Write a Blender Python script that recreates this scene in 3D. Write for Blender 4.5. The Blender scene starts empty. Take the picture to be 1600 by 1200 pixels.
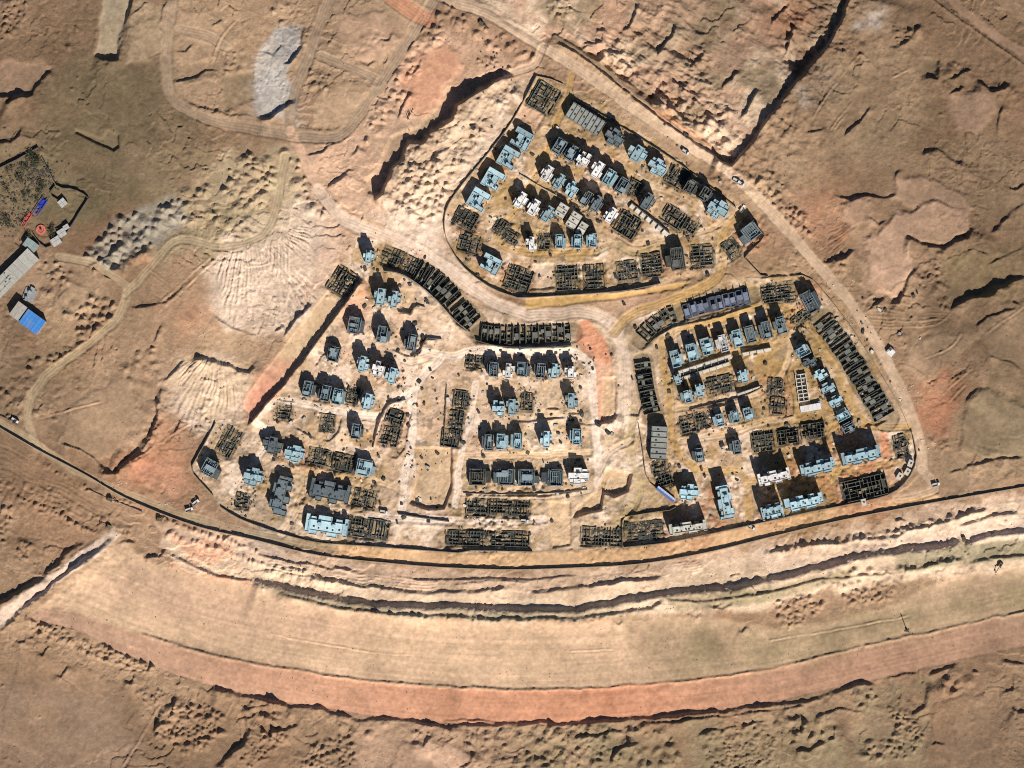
import bpy, math, random
import numpy as np

# ------------------------------------------------------------------ camera, sky, sun, exposure
# 1 source pixel of the aerial photograph = 0.5 m on the ground, x to the right, y up the picture
S = 0.5
def WX(px): return (px - 800.0) * S
def WY(py): return (600.0 - py) * S

scene = bpy.context.scene
cam_d = bpy.data.cameras.new('camera')
cam_d.sensor_width = 36.0
CAM_H = 2600.0
cam_d.lens = 36.0 * CAM_H / 800.0
cam_d.clip_start = 10.0
cam_d.clip_end = 8000.0
cam = bpy.data.objects.new('camera', cam_d)
cam.location = (0, 0, CAM_H)
cam.rotation_euler = (0, 0, 0)
scene.collection.objects.link(cam)
scene.camera = cam

SUN_EL = math.radians(38.0)
SUN_OFF = math.radians(20.0)          # sun stands in the south, 20 degrees towards the east
world = bpy.data.worlds.new('World')
scene.world = world
world.use_nodes = True
wn = world.node_tree
bg = wn.nodes['Background']
sky = wn.nodes.new('ShaderNodeTexSky')
sky.sky_type = 'NISHITA'
sky.sun_disc = False
sky.sun_elevation = SUN_EL
sky.sun_rotation = math.pi - SUN_OFF
sky.altitude = 600
sky.air_density = 0.7
sky.dust_density = 0.2
wn.links.new(sky.outputs[0], bg.inputs[0])
bg.inputs[1].default_value = 0.05
sun_d = bpy.data.lights.new('sun', 'SUN')
sun_d.energy = 5.0
sun_d.angle = math.radians(0.5)
sun_d.color = (1.0, 0.93, 0.82)
sun = bpy.data.objects.new('sun', sun_d)
sun.rotation_euler = (math.pi / 2 - SUN_EL, 0, SUN_OFF)
sun.location = (200, -500, 600)
scene.collection.objects.link(sun)

scene.view_settings.view_transform = 'Standard'
scene.view_settings.look = 'None'
scene.view_settings.gamma = 1.0
scene.view_settings.exposure = 0.38
scene.view_settings.use_curve_mapping = False
scene.cycles.use_denoising = False
scene.cycles.filter_width = 1.1

C = scene.collection
rng = np.random.default_rng(7)
random.seed(7)

# ------------------------------------------------------------------ grid and noise
STEP = 1.36
fx = np.arange(-70, 1670.01, STEP)
fy = np.arange(-70, 1270.01, STEP)
NX, NY = len(fx), len(fy)
PX, PY = np.meshgrid(fx, fy)
PX = PX.astype(np.float32); PY = PY.astype(np.float32)

def vnoise(sx, sy, seed, ax=None, ay=None):
    x = (PX if ax is None else ax) / sx + 1000.37
    y = (PY if ay is None else ay) / sy + 1000.71
    n = 256
    t = np.random.default_rng(seed).random((n, n)).astype(np.float32) * 2 - 1
    ix = np.floor(x).astype(np.int32); iy = np.floor(y).astype(np.int32)
    u = (x - ix).astype(np.float32); v = (y - iy).astype(np.float32)
    u = u * u * u * (u * (u * 6 - 15) + 10); v = v * v * v * (v * (v * 6 - 15) + 10)
    ix %= n; iy %= n
    jx = (ix + 1) % n; jy = (iy + 1) % n
    a = t[iy, ix]; b = t[iy, jx]; c = t[jy, ix]; d = t[jy, jx]
    return (a + (b - a) * u) * (1 - v) + (c + (d - c) * u) * v

def fbm(s, seed, octs=4, gain=0.5, ax=None, ay=None, aniso=1.0):
    r = 0; a = 1.0; tot = 0
    for o in range(octs):
        r = r + a * vnoise(s, s * aniso, seed + 17 * o, ax, ay)
        tot += a; a *= gain; s *= 0.5
    return r / tot * 1.6

def sstep(a, b, x):
    t = np.clip((x - a) / (b - a), 0, 1)
    return t * t * (3 - 2 * t)

WAX = (fbm(26, 11, 4) * 5.0).astype(np.float32)
WAY = (fbm(26, 51, 4) * 5.0).astype(np.float32)
FINE = fbm(9, 91, 3).astype(np.float32)
MED = fbm(40, 131, 4).astype(np.float32)
BIG = fbm(230, 171, 4).astype(np.float32)

def window(pts, pad):
    xs = [p[0] for p in pts]; ys = [p[1] for p in pts]
    x0 = max(0, int((min(xs) - pad - fx[0]) / STEP)); x1 = min(NX, int((max(xs) + pad - fx[0]) / STEP) + 2)
    y0 = max(0, int((min(ys) - pad - fy[0]) / STEP)); y1 = min(NY, int((max(ys) + pad - fy[0]) / STEP) + 2)
    return (slice(y0, max(y1, y0)), slice(x0, max(x1, x0)))

def dist_line(X, Y, pts, closed=False):
    """distance, signed side (+ = right of travel in the picture) and position along the polyline"""
    best = np.full(X.shape, 1e9, np.float32); side = np.ones(X.shape, np.float32); along = np.zeros(X.shape, np.float32)
    acc = 0.0
    q = list(pts) + ([pts[0]] if closed else [])
    for (ax, ay), (bx, by) in zip(q[:-1], q[1:]):
        dx, dy = bx - ax, by - ay
        L2 = dx * dx + dy * dy + 1e-9
        t = np.clip(((X - ax) * dx + (Y - ay) * dy) / L2, 0, 1)
        ex = X - ax - t * dx; ey = Y - ay - t * dy
        d = np.sqrt(ex * ex + ey * ey)
        m = d < best
        best = np.where(m, d, best)
        side = np.where(m, np.where(dx * (Y - ay) - dy * (X - ax) >= 0, 1, -1), side)
        along = np.where(m, acc + t * math.sqrt(L2), along)
        acc += math.sqrt(L2)
    return best, side, along, acc

def inside(X, Y, pts):
    r = np.zeros(X.shape, bool)
    n = len(pts)
    for i in range(n):
        x1, y1 = pts[i]; x2, y2 = pts[(i + 1) % n]
        if y1 == y2: continue
        c = ((y1 > Y) != (y2 > Y)) & (X < (x2 - x1) * (Y - y1) / (y2 - y1) + x1)
        r ^= c
    return r

def polymask(pts, soft=4, warp=1.0, pad=None):
    w = window(pts, soft + 14)
    X = PX[w] + WAX[w] * warp; Y = PY[w] + WAY[w] * warp
    d, _, _, _ = dist_line(X, Y, pts, True)
    sd = np.where(inside(X, Y, pts), d, -d)
    return w, sstep(-soft / 2, soft / 2, sd)

def smooth_pts(pts, n=4):
    out = []
    P = [pts[0]] + list(pts) + [pts[-1]]
    for i in range(1, len(P) - 2):
        p0, p1, p2, p3 = P[i - 1], P[i], P[i + 1], P[i + 2]
        for k in range(n):
            t = k / n
            out.append(tuple(0.5 * (2 * b + (c - a) * t + (2 * a - 5 * b + 4 * c - d) * t * t + (3 * b - a - 3 * c + d) * t ** 3)
                             for a, b, c, d in zip(p0, p1, p2, p3)))
    out.append(tuple(pts[-1]))
    return out

H = np.zeros_like(PX)                 # metres
ROUGH = np.ones_like(PX)              # how much of the wild relief survives
SP = np.zeros_like(PX)                # wild relief: spoil heaps
COL = np.zeros(PX.shape + (3,), np.float32)
ZONE = np.zeros(PX.shape, np.int8)

def lin(r, g, b):
    f = lambda c: ((c / 255 + 0.055) / 1.055) ** 2.4 if c > 10 else c / 255 / 12.92
    return np.array([f(r), f(g), f(b)], np.float32)

def paint(w, m, col, k=1.0):
    m = np.clip(m * k, 0, 1)[..., None]
    COL[w] = COL[w] * (1 - m) + np.asarray(col, np.float32) * m

def scarp(pts, h, soft=5, decay=30, warp=1.0, vary=0.35):
    pad = decay * 3 + soft + 12
    w = window(pts, pad)
    X = PX[w] + WAX[w] * warp; Y = PY[w] + WAY[w] * warp
    d, s, a, L = dist_line(X, Y, pts)
    sd = d * s
    tap = sstep(0, min(14, L * 0.3), a) * sstep(0, min(14, L * 0.3), L - a)
    prof = sstep(-soft * 0.5, soft * 0.5, sd) * np.exp(-np.clip(sd, 0, None) / decay)
    end = np.exp(-np.clip(d - np.abs(sd), 0, None))
    H[w] += 1.2 * h * prof * tap * (1 + vary * MED[w] * 1.5 + vary * 0.5 * FINE[w])

def ridge(pts, h, wd, warp=0.6, vary=0.4):
    w = window(pts, wd * 2.5 + 12)
    X = PX[w] + WAX[w] * warp; Y = PY[w] + WAY[w] * warp
    d, s, a, L = dist_line(X, Y, pts)
    tap = sstep(0, min(8, L * 0.2), a + 1) * sstep(0, min(8, L * 0.2), L - a + 1)
    H[w] += h * np.exp(-(d / wd) ** 2) * tap * np.clip(1 + vary * (1.6 * FINE[w] + MED[w]), 0.1, 2.2)

def sink(pts, dh, soft=5, warp=0.5, col=None, k=0.8, flat=0.2):
    w, m = polymask(pts, soft, warp)
    H[w] += dh * m
    if flat is not None: ROUGH[w] *= 1 - m * (1 - flat)
    if col is not None: paint(w, m, col, k)

def stain(pts, col, k=0.7, soft=20, warp=2.0):
    w, m = polymask(pts, soft, warp)
    paint(w, m * (0.85 + 0.3 * MED[w]), col, k)

def blob(x, y, r, col, k=0.6):
    w = window([(x, y)], r * 1.6)
    d = np.sqrt((PX[w] + WAX[w] * 3 - x) ** 2 + (PY[w] + WAY[w] * 3 - y) ** 2) / r
    paint(w, np.exp(-d * d * 1.6) * (0.8 + 0.5 * MED[w]), col, k)

def heap(x, y, h, r, sharp=1.0):
    w = window([(x, y)], r * 1.4)
    if SP[w].size == 0: return
    ang = random.uniform(0, 6.28); e = random.uniform(0.75, 1.25)
    dx = PX[w] + WAX[w] * 0.25 - x; dy = PY[w] + WAY[w] * 0.25 - y
    u = dx * math.cos(ang) + dy * math.sin(ang); v = -dx * math.sin(ang) + dy * math.cos(ang)
    d = np.sqrt((u * e) ** 2 + (v / e) ** 2) / r
    h = min(h, r * S * 1.05)
    SP[w] = np.maximum(SP[w], h * np.clip(1.08 - np.sqrt(d * d + .02), 0, 1) * (1 + .25 * FINE[w])) if h > 0 else np.minimum(SP[w], h * np.clip(1 - d, 0, 1))

def heaps(pts, sp, h, fill=0.9, size=0.75, sharp=1.0, rot=None):
    xs = [p[0] for p in pts]; ys = [p[1] for p in pts]
    rot = random.uniform(0, 1.5) if rot is None else rot
    cx, cy = sum(xs) / len(xs), sum(ys) / len(ys)
    R = max(max(xs) - min(xs), max(ys) - min(ys)) * 0.75
    n = int(R / sp) + 1
    P = []
    for i in range(-n, n + 1):
        for j in range(-n, n + 1):
            if random.random() > fill: continue
            a = (i + 0.5 * (j % 2) + random.uniform(-.42, .42)) * sp; b = (j * 0.87 + random.uniform(-.42, .42)) * sp
            P.append((cx + a * math.cos(rot) - b * math.sin(rot), cy + a * math.sin(rot) + b * math.cos(rot)))
    if not P: return
    A = np.array(P)
    ins = inside(A[:, 0], A[:, 1], pts)
    for (x, y), k in zip(P, ins):
        if k: heap(x, y, 1.6 * h * random.uniform(.5, 1.35), sp * size * .9 * random.choice((.5, .7, .85, 1.0, 1.1, 1.35)), sharp)

def heap_line(pts, sp, h, r, off=2.0):
    d = 0.0
    for (ax, ay), (bx, by) in zip(pts[:-1], pts[1:]):
        L = math.hypot(bx - ax, by - ay)
        while d < L:
            t = d / L
            heap(ax + (bx - ax) * t + random.uniform(-off, off), ay + (by - ay) * t + random.uniform(-off, off),
                 1.4 * h * random.uniform(.5, 1.3), r * random.uniform(.7, 1.3))
            d += sp * random.uniform(.6, 1.5)
        d -= L

def grooves(pts, amp, period, origin=None, ang=0.0, soft=12):
    w, m = polymask(pts, soft, 1.0)
    X = PX[w] + WAX[w] * 0.5; Y = PY[w] + WAY[w] * 0.5
    if origin:
        dx, dy = X - origin[0], Y - origin[1]
        r = np.hypot(dx, dy)
        ph = np.arctan2(dy, dx) * np.mean(r) / period
    else:
        ph = (-X * math.sin(ang) + Y * math.cos(ang)) / period
    H[w] += amp * m * (np.sin(ph * 6.2832 + MED[w] * 2.0) * 0.6 + np.sin(ph * 6.2832 * 0.53 + 1.3) * 0.5) * np.clip(0.8 + MED[w], 0, 1.5)

ROADS_M = np.zeros_like(PX)
def road(pts, width, col, k=0.8, rut=0.12, bank=0.35, cut=0.25, zone=None):
    pts = smooth_pts(pts)
    w = window(pts, width + 16)
    X = PX[w] + WAX[w] * 0.35; Y = PY[w] + WAY[w] * 0.35
    d, s, a, L = dist_line(X, Y, pts)
    m = 1 - sstep(width * 0.40, width * 0.62, d)
    ROUGH[w] *= 1 - 0.93 * m
    ROADS_M[w] = np.maximum(ROADS_M[w], m)
    H[w] += -cut * m + bank * np.exp(-((d - width * 0.66) / 2.2) ** 2) * np.clip(0.5 + 1.2 * MED[w], 0, 2) \
        + rut * m * np.sin(d * s * 6.2832 / 4.3 + 0.8 * MED[w])
    paint(w, m * (0.85 + 0.25 * MED[w]), col, k)
    if zone is not None: ZONE[w] = np.where(m > 0.55, zone, ZONE[w])

# ------------------------------------------------------------------ the lie of the land
TAN = np.array([.37, .262, .172], np.float32)
BROWN = np.array([.245, .162, .102], np.float32)
OLIVE = np.array([.165, .126, .078], np.float32)
PALE = np.array([.62, .485, .355], np.float32)
PINK = np.array([.58, .39, .275], np.float32)
RED = np.array([.47, .215, .125], np.float32)
OCHRE = np.array([.40, .262, .105], np.float32)
GREY = np.array([.34, .32, .295], np.float32)
WHITE = np.array([.62, .58, .55], np.float32)
SAND = np.array([.56, .41, .26], np.float32)
GREEN = np.array([.235, .195, .10], np.float32)

t = np.clip(0.5 + 0.9 * BIG, 0, 1)[..., None]
COL[:] = TAN * t + BROWN * (1 - t)
ALLW = (slice(None), slice(None))
paint(ALLW, np.clip(fbm(120, 401, 5) * 0.9, 0, 1), BROWN, 0.75)
paint(ALLW, np.clip(fbm(150, 431, 5) * 0.9 - 0.15, 0, 1), RED * 0.8, 0.30)
paint(ALLW, np.clip(fbm(110, 461, 5) * 1.0 - 0.1, 0, 1), TAN * 1.25, 0.45)
H += 0.8 * BIG + 0.18 * fbm(80, 211, 4)

# worn desert: low irregular scarps and gullies
q = fbm(150, 241, 6, 0.52) * 3.4
fr = q - np.floor(q)
TERR = (sstep(0.47, 0.53, fr) - fr) * 2.8 * np.clip(0.25 + 1.2 * fbm(90, 301, 3), 0.0, 1.1)
q2 = fbm(60, 271, 6, 0.56) * 2.2
fr2 = q2 - np.floor(q2)
TERR = TERR + (sstep(0.44, 0.56, fr2) - fr2) * 1.9 * np.clip(fbm(110, 331, 3) * 1.4 + .05, 0, 1)
RGH = np.clip(fbm(95, 361, 4) * 1.4 - 0.25, 0, 1)
TERR = TERR * .42 + RGH * 1.0 * (np.abs(fbm(16, 391, 3)) - .3) + 0.06 * FINE + 0.06 * fbm(22, 371, 3)

# tones of the soil, quarter by quarter; vignette darkening painted in at the corners
for b in [(1480, 130, 260, BROWN, .75), (1520, 420, 240, BROWN, .8), (1560, 640, 150, OLIVE, .6), (1560, 1010, 190, BROWN, .8),
          (1450, 1150, 230, BROWN, .7), (1450, 620, 60, RED, .75), (1510, 640, 70, RED, .35), (1300, 330, 60, RED, .5),
          (160, 185, 190, OLIVE * .9, .95), (60, 120, 120, BROWN, .6), (110, 290, 120, OLIVE, .85), (60, 620, 90, BROWN, .5),
          (90, 1130, 220, BROWN * 1.15, .9), (200, 1050, 120, TAN, .6), (60, 800, 130, BROWN * 1.2, .6), (250, 680, 60, RED * .9, .3),
          (330, 540, 70, SAND, .7), (420, 440, 90, PALE, .8), (380, 300, 70, PALE * .95, .6), (470, 300, 60, PALE, .7),
          (330, 120, 110, TAN, .6), (560, 60, 120, PINK * .85, .5), (680, 110, 45, RED, .65), (640, 250, 80, PALE, .6),
          (700, 290, 70, PALE, .7), (740, 60, 60, PINK, .4), (630, 380, 90, PINK, .6), (230, 740, 70, RED * 1.05, .7),
          (290, 620, 60, PALE, .6), (1000, 90, 180, PINK * .85, .6), (1080, 30, 110, OLIVE, .55), (1240, 20, 60, RED * .7, .5),
          (1300, 130, 40, GREY, .5), (1375, 20, 22, WHITE, .7), (1345, 40, 16, WHITE, .6), (1255, 150, 14, WHITE, .5),
          (1390, 690, 40, TAN, .5), (1560, 660, 110, OLIVE * 1.25, .6), (330, 880, 90, PINK, .6), (350, 915, 60, RED * 1.2, .6),
          (300, 855, 60, PINK * 1.05, .5), (150, 470, 70, TAN * 1.05, .5), (300, 500, 70, RED * .85, .45), (210, 570, 60, RED * .8, .35),
          (100, 560, 40, OCHRE, .3), (400, 350, 60, GREEN, .55), (360, 380, 70, GREEN, .6), (420, 260, 40, GREEN, .5),
          (660, 1180, 150, PINK * .8, .5), (900, 1170, 160, OLIVE * 1.15, .5), (1170, 1160, 160, OLIVE * 1.3, .5),
          (1240, 350, 40, PINK * .8, .4), (1180, 300, 40, SAND, .5), (520, 350, 50, SAND, .5), (60, 440, 60, PALE * .75, .6),
          (20, 20, 30, PINK * .8, .6), (1250, 250, 50, SAND * .8, .4), (1330, 130, 120, BROWN * 1.1, .6), (1400, 560, 60, BROWN, .5), (40, 40, 120, BROWN, .5), (330, 200, 90, BROWN * 1.15, .5), (220, 260, 80, TAN, .4), (60, 1180, 160, BROWN, .6), (1580, 60, 100, BROWN * .9, .6), (1580, 1180, 160, BROWN * .85, .7), (0, 700, 90, BROWN, .5), (20, 980, 60, BROWN, .4), (440, 420, 70, PALE * 1.08, .8), (370, 460, 60, PALE * 1.05, .8), (640, 190, 40, PALE, .5), (780, 140, 40, PALE, .5), (580, 320, 60, PALE, .5), (1500, 880, 110, PINK * .85, .5), (1290, 850, 120, PINK, .5)]:
    blob(*b)

# --- sand plateau along the north-west and the deep cut in front of it
CUT = [(574, 300), (570, 284), (590, 262), (600, 238), (612, 214), (634, 202), (656, 202), (666, 188), (682, 168), (690, 150), (702, 139), (726, 136), (746, 121), (782, 107),
       (786, 120), (742, 149), (714, 166), (706, 187), (677, 206), (660, 223), (636, 217), (630, 242), (614, 266), (602, 286), (592, 303)]
sink(CUT, -2.5, 7, .5, np.array([.25, .20, .13], np.float32), .7, .4)
scarp([(580, 312), (592, 303), (602, 286), (614, 266), (630, 242), (636, 217), (660, 223), (677, 206), (706, 187), (714, 166), (742, 149), (786, 119), (800, 112)], 7.0, 10, 50, 0.9, .4)
# --- the big pit in the north-east
PIT = [(866, 58), (900, 72), (1000, 150), (1060, 200), (1128, 252), (1142, 256), (1160, 238), (1200, 182), (1240, 132), (1290, 72),
       (1318, 18), (1330, -70), (640, -70), (700, -20), (790, 30), (850, 70)]
w, m = polymask(PIT, 15, 0.5)
H[w] += -2.2 * m
scarp([(1110, 246), (1142, 258), (1160, 240), (1200, 184), (1240, 134), (1290, 74), (1318, 20), (1328, -20)], 6.0, 5, 60, 0.5)
pm = m
SPIT = (fbm(48, 501, 4, .55, PX * .8 + PY * .6, (PY * .8 - PX * .6), 0.45) * 4.0 + fbm(18, 521, 3) * 1.3)
rn = fbm(34, 561, 4, .55, PX * .75 + PY * .66, (PY * .75 - PX * .66), 0.5)
SPIT = SPIT + 5.0 * (.32 - np.abs(rn)) * np.clip(.5 + fbm(70, 571, 2), 0, 1)
H[w] += SPIT[w] * sstep(.5, 1, pm) * np.clip(.75 + fbm(110, 541, 2)[w], .15, 1.2)
paint(w, pm, PINK * .8, .8)
paint(w, pm * np.clip(.45 + 2.0 * MED[w], 0, 1), PALE * 1.08, .85)
paint(w, pm * np.clip(fbm(55, 591, 4)[w] * 1.8 - .35, 0, 1), OLIVE * 1.5, .75)
for b in [(1080, 40, 80, OLIVE * 1.4, .8), (1130, 70, 60, BROWN * 1.1, .6), (930, 30, 40, OLIVE * 1.8, .5), (1010, 60, 45, OLIVE * 1.7, .6), (1100, 115, 45, OLIVE * 1.8, .6), (1230, 30, 60, RED * .9, .7), (1170, 150, 30, OLIVE * 2, .4), (960, 20, 40, RED, .3)]: blob(*b)
road([(868, 58), (930, 100), (1000, 148), (1060, 196), (1120, 245)], 11, BROWN * 1.1, .8, .05, .6, -1.2)
scarp([(866, 64), (900, 82), (1000, 160), (1060, 208), (1130, 254)], 3.4, 4, 12, .4, .2)
stain([(872, 56), (900, 66), (1010, 145), (1000, 158), (890, 78)], BROWN * .85, .85, 6, .5)
stain([(1010, 160), (1030, 165), (1100, 222), (1130, 250), (1105, 240), (1050, 195)], RED * 1.15, .9, 8)
scarp([(1025, 88), (1035, 72), (1062, 40)], 3.5, 5, 14); scarp([(1075, 112), (1085, 95), (1103, 78)], 3, 5, 14)
scarp([(1128, 145), (1140, 130), (1155, 108)], 3, 4, 14); scarp([(1150, 185), (1165, 165), (1190, 135)], 3.5, 5, 16)
scarp([(968, 55), (980, 40), (1000, 5)], 3, 5, 16); scarp([(1205, 45), (1218, 20), (1232, 0)], 3, 5, 14); scarp([(1228, 88), (1236, 70), (1240, 38)], 3.5, 4, 12)
heaps([(1010, 120), (1150, 170), (1130, 240), (1060, 190)], 13, 3.0, .8)
heaps([(900, 60), (960, 70), (1000, 130), (930, 90)], 12, 2.2, .7)

# --- upper left
for p, h, dcy in [([(146, 88), (165, 95), (182, 92), (190, 50), (206, 0), (212, -40)], 3.2, 26), ([(0, 158), (14, 161), (30, 150), (52, 147), (62, 132), (79, 108)], 3.0, 24),
             ([(-20, 150), (20, 151), (42, 141)], 2.0, 12), ([(-30, 224), (15, 222), (30, 212), (37, 196)], 2.6, 24), ([(230, 96), (244, 90), (257, 83)], 1.4, 14),
             ([(268, 126), (310, 119), (322, 110), (345, 108)], 1.5, 20), ([(250, 45), (256, 20), (264, -10)], 1.4, 14), ([(200, 30), (226, 8), (240, 4)], 1.2, 12),
             ([(440, 104), (455, 96), (470, 72), (473, 42)], 2.4, 18), ([(398, 187), (420, 189), (442, 170), (462, 150)], 2.8, 18), ([(410, 80), (428, 86), (445, 70)], 1.4, 10),
             ([(290, 160), (330, 172), (365, 180), (400, 186)], 1.2, 12), ([(275, 78), (290, 80), (300, 66)], 1.3, 8), ([(330, 40), (350, 30)], 1.1, 8),
             ([(505, 290), (530, 281), (557, 264)], 2.6, 20), ([(545, 250), (560, 228)], 2.0, 16), ([(470, 245), (500, 240), (525, 225)], 1.4, 14),
             ([(510, 70), (520, 55)], 1.6, 8), ([(510, 118), (513, 140), (505, 152)], 2.0, 10), ([(560, 92), (575, 104), (590, 96)], 1.6, 10),
             ([(590, 65), (605, 62), (612, 45)], 1.6, 14), ([(620, 188), (636, 160), (645, 140)], 2.4, 14), ([(640, 120), (660, 90)], 1.8, 12)]:
    scarp(p, h, max(4, 2.2 * h), dcy, 0.8)
sink([(118, 202), (160, 217), (170, 203), (186, 211), (186, 230), (178, 236), (155, 225), (118, 208)], -2.4, 4, .3, PALE * .8, .5)
stain([(410, 75), (430, 45), (470, 40), (468, 80), (455, 95), (450, 120), (462, 150), (440, 176), (405, 187), (395, 150), (400, 100)], GREY, .9, 10, 1.2)
stain([(160, 0), (205, 0), (190, 60), (180, 90), (150, 84)], OLIVE * 1.6, .5, 8, .6)
heaps([(-20, -20), (50, -20), (38, 30), (20, 60), (-20, 66)], 9, 1.6)
heaps([(655, 30), (700, 20), (690, 60), (640, 110), (610, 150), (630, 90)], 11, 1.8, .6)
heaps([(738, 85), (775, 90), (815, 108), (770, 112), (745, 100)], 8, 1.6)

stain([(275, -30), (700, -30), (610, 130), (548, 198), (430, 203), (330, 183), (268, 140)], TAN * 1.3, .75, 16, 1.0)
stain([(440, 225), (520, 235), (600, 150), (660, 60), (740, 60), (640, 220), (560, 300), (480, 270)], PINK * .95, .5, 20)
# broad swells and hollows of the open desert
for P_, dh, c in [([(1312, 318), (1340, 303), (1365, 318), (1362, 345), (1330, 360), (1312, 345)], 1.5, PINK * .78), ([(1352, 372), (1395, 335), (1455, 318), (1512, 330), (1515, 360), (1480, 380), (1420, 372), (1422, 420), (1398, 465), (1365, 455), (1350, 410)], 1.8, PINK * .84),
                  ([(1400, 275), (1440, 272), (1500, 300), (1520, 330), (1440, 325), (1390, 310)], 1.2, PINK * .72), ([(1475, 415), (1520, 390), (1560, 400), (1580, 440), (1540, 460), (1500, 465), (1485, 480)], -1.8, OLIVE * 1.3), ([(1438, 92), (1466, 94), (1464, 120), (1440, 124)], -1.5, OLIVE * 1.3),
                  ([(1510, 630), (1530, 605), (1620, 640), (1620, 712), (1540, 718), (1500, 700)], 1.4, OLIVE * 1.7), ([(-20, 100), (55, 98), (78, 108), (70, 128), (45, 145), (-20, 150)], -1.6, PINK * .75), ([(205, 45), (250, 30), (258, 85), (235, 95), (200, 100)], .9, TAN * 1.2),
                  ([(280, 100), (340, 95), (350, 110), (320, 120), (285, 128)], -1.0, TAN), ([(340, 115), (395, 110), (400, 160), (350, 170)], -1.0, OLIVE * 1.7), ([(1480, 150), (1540, 140), (1560, 170), (1530, 210), (1490, 200)], .9, PINK * .7), ([(1420, 540), (1470, 522), (1540, 515), (1500, 560), (1440, 600), (1410, 570)], .7, TAN * 1.05),
                  ([(1530, 510), (1620, 460), (1620, 580), (1550, 560)], .9, TAN * .95), ([(180, 590), (240, 600), (245, 650), (215, 700), (150, 720), (90, 690), (110, 640)], .8, TAN), ([(100, 440), (150, 450), (110, 490), (80, 480)], .8, SAND * .85), ([(275, 15), (330, 20), (380, 60), (350, 80), (290, 60)], .8, TAN * 1.25),
                  ([(520, 20), (600, 20), (620, 60), (590, 100), (530, 80)], .9, PINK * .85), ([(540, 130), (580, 130), (560, 190), (480, 200), (500, 150)], .7, TAN * 1.3), ([(650, 85), (700, 70), (720, 100), (690, 150), (665, 190), (640, 170)], 1.2, RED * 1.02), ([(620, 1165), (700, 1160), (735, 1180), (700, 1215), (600, 1215)], 1.2, PINK * .8),
                  ([(1460, 1100), (1540, 1080), (1560, 1160), (1500, 1200), (1440, 1190)], .9, BROWN * 1.2), ([(30, 1010), (120, 1040), (200, 1080), (230, 1160), (100, 1200), (0, 1150)], .7, BROWN * 1.25)]:
    w, m = polymask(P_, 9, 1.2)
    H[w] += dh * m
    paint(w, m, c, .65)
    ROUGH[w] *= 1 - .6 * m
# --- scraped and freshly tipped ground
PW = np.array([.71, .575, .46], np.float32)
for P_, c, k in [([(320, 430), (350, 380), (400, 340), (470, 310), (520, 330), (545, 390), (510, 440), (480, 500), (430, 530), (350, 515)], PW * .97, .85), ([(270, 575), (345, 558), (395, 590), (380, 650), (330, 690), (268, 640)], PW * .88, .75),
                 ([(490, 300), (560, 335), (570, 380), (530, 430), (480, 470), (500, 380)], PINK * 1.1, .6), ([(560, 330), (690, 290), (692, 380), (770, 462), (700, 425), (620, 378)], PW * .95, .85), ([(838, 118), (797, 184), (748, 248), (702, 302), (690, 340), (692, 385), (640, 372), (680, 318), (738, 238), (790, 168)], PW * 1.02, .9),
                 ([(205, 330), (300, 290), (340, 240), (450, 230), (480, 300), (420, 370), (300, 395), (240, 430)], np.array([.42, .345, .225], np.float32), .65), ([(470, 235), (560, 220), (620, 240), (590, 300), (620, 340), (540, 340)], PINK * 1.02, .6), ([(640, 60), (760, 60), (840, 110), (760, 130), (700, 180), (640, 210), (600, 190)], PINK * .95, .6),
                 ([(395, 100), (450, 100), (470, 190), (390, 190)], np.array([.5, .46, .42], np.float32), .6), ([(40, 420), (110, 400), (180, 440), (150, 500), (60, 500)], TAN * 1.25, .6), ([(180, 490), (260, 480), (290, 560), (240, 600), (150, 600)], TAN * 1.2, .5), ([(60, 500), (120, 480), (130, 540), (60, 570)], SAND * .9, .5),
                 ([(20, 640), (150, 680), (230, 700), (200, 600), (260, 540), (160, 540), (60, 600)], TAN * 1.15, .5), ([(880, 50), (1000, 140), (1130, 250), (1150, 262), (1100, 250), (960, 150), (860, 80)], SAND * .95, .6)]:
    stain(P_, c, k, 26, 2.5)

# --- heap fields
FIELD = [(600, 300), (640, 280), (690, 230), (700, 190), (760, 150), (812, 112), (822, 118), (795, 160), (745, 225), (705, 285), (686, 335), (668, 356), (640, 340), (610, 330)]
stain(FIELD, PALE, .6, 16)
heaps([(620, 320), (650, 290), (700, 262), (740, 205), (800, 138), (808, 142), (752, 222), (708, 282), (688, 330), (668, 356), (640, 335)], 10.5, 3.0, .97, .74, 1.0, .8)
heaps([(640, 262), (690, 240), (700, 262), (660, 300), (640, 335), (610, 322)], 10.5, 2.6, .95)
grooves([(620, 225), (665, 220), (690, 235), (660, 270), (625, 262)], .35, 6, (615, 290))
heaps([(45, 556), (85, 556), (110, 540), (118, 500), (95, 490), (140, 462), (186, 476), (183, 500), (140, 540), (85, 572), (48, 590)], 10.5, 2.8, .95, .72)
heaps([(130, 395), (175, 345), (225, 330), (245, 345), (235, 395), (200, 428), (150, 432), (135, 412)], 12.5, 3.2, .95, .76)
heaps([(238, 315), (262, 308), (292, 318), (288, 345), (262, 360), (240, 350)], 15, 3.2, .8, .8)
stain([(235, 315), (262, 306), (294, 318), (285, 350), (255, 372), (170, 420), (130, 405), (180, 345)], GREY * .95, .65, 14)
heaps([(350, 262), (400, 236), (432, 250), (430, 290), (410, 325), (372, 332), (345, 305)], 11.5, 2.8, .9, .74)
heaps([(62, 410), (98, 408), (115, 425), (110, 450), (70, 460)], 10, 1.8, .7)
heaps([(45, 965), (80, 958), (108, 972), (150, 968), (152, 977), (100, 985)], 6.5, 1.4)
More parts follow.
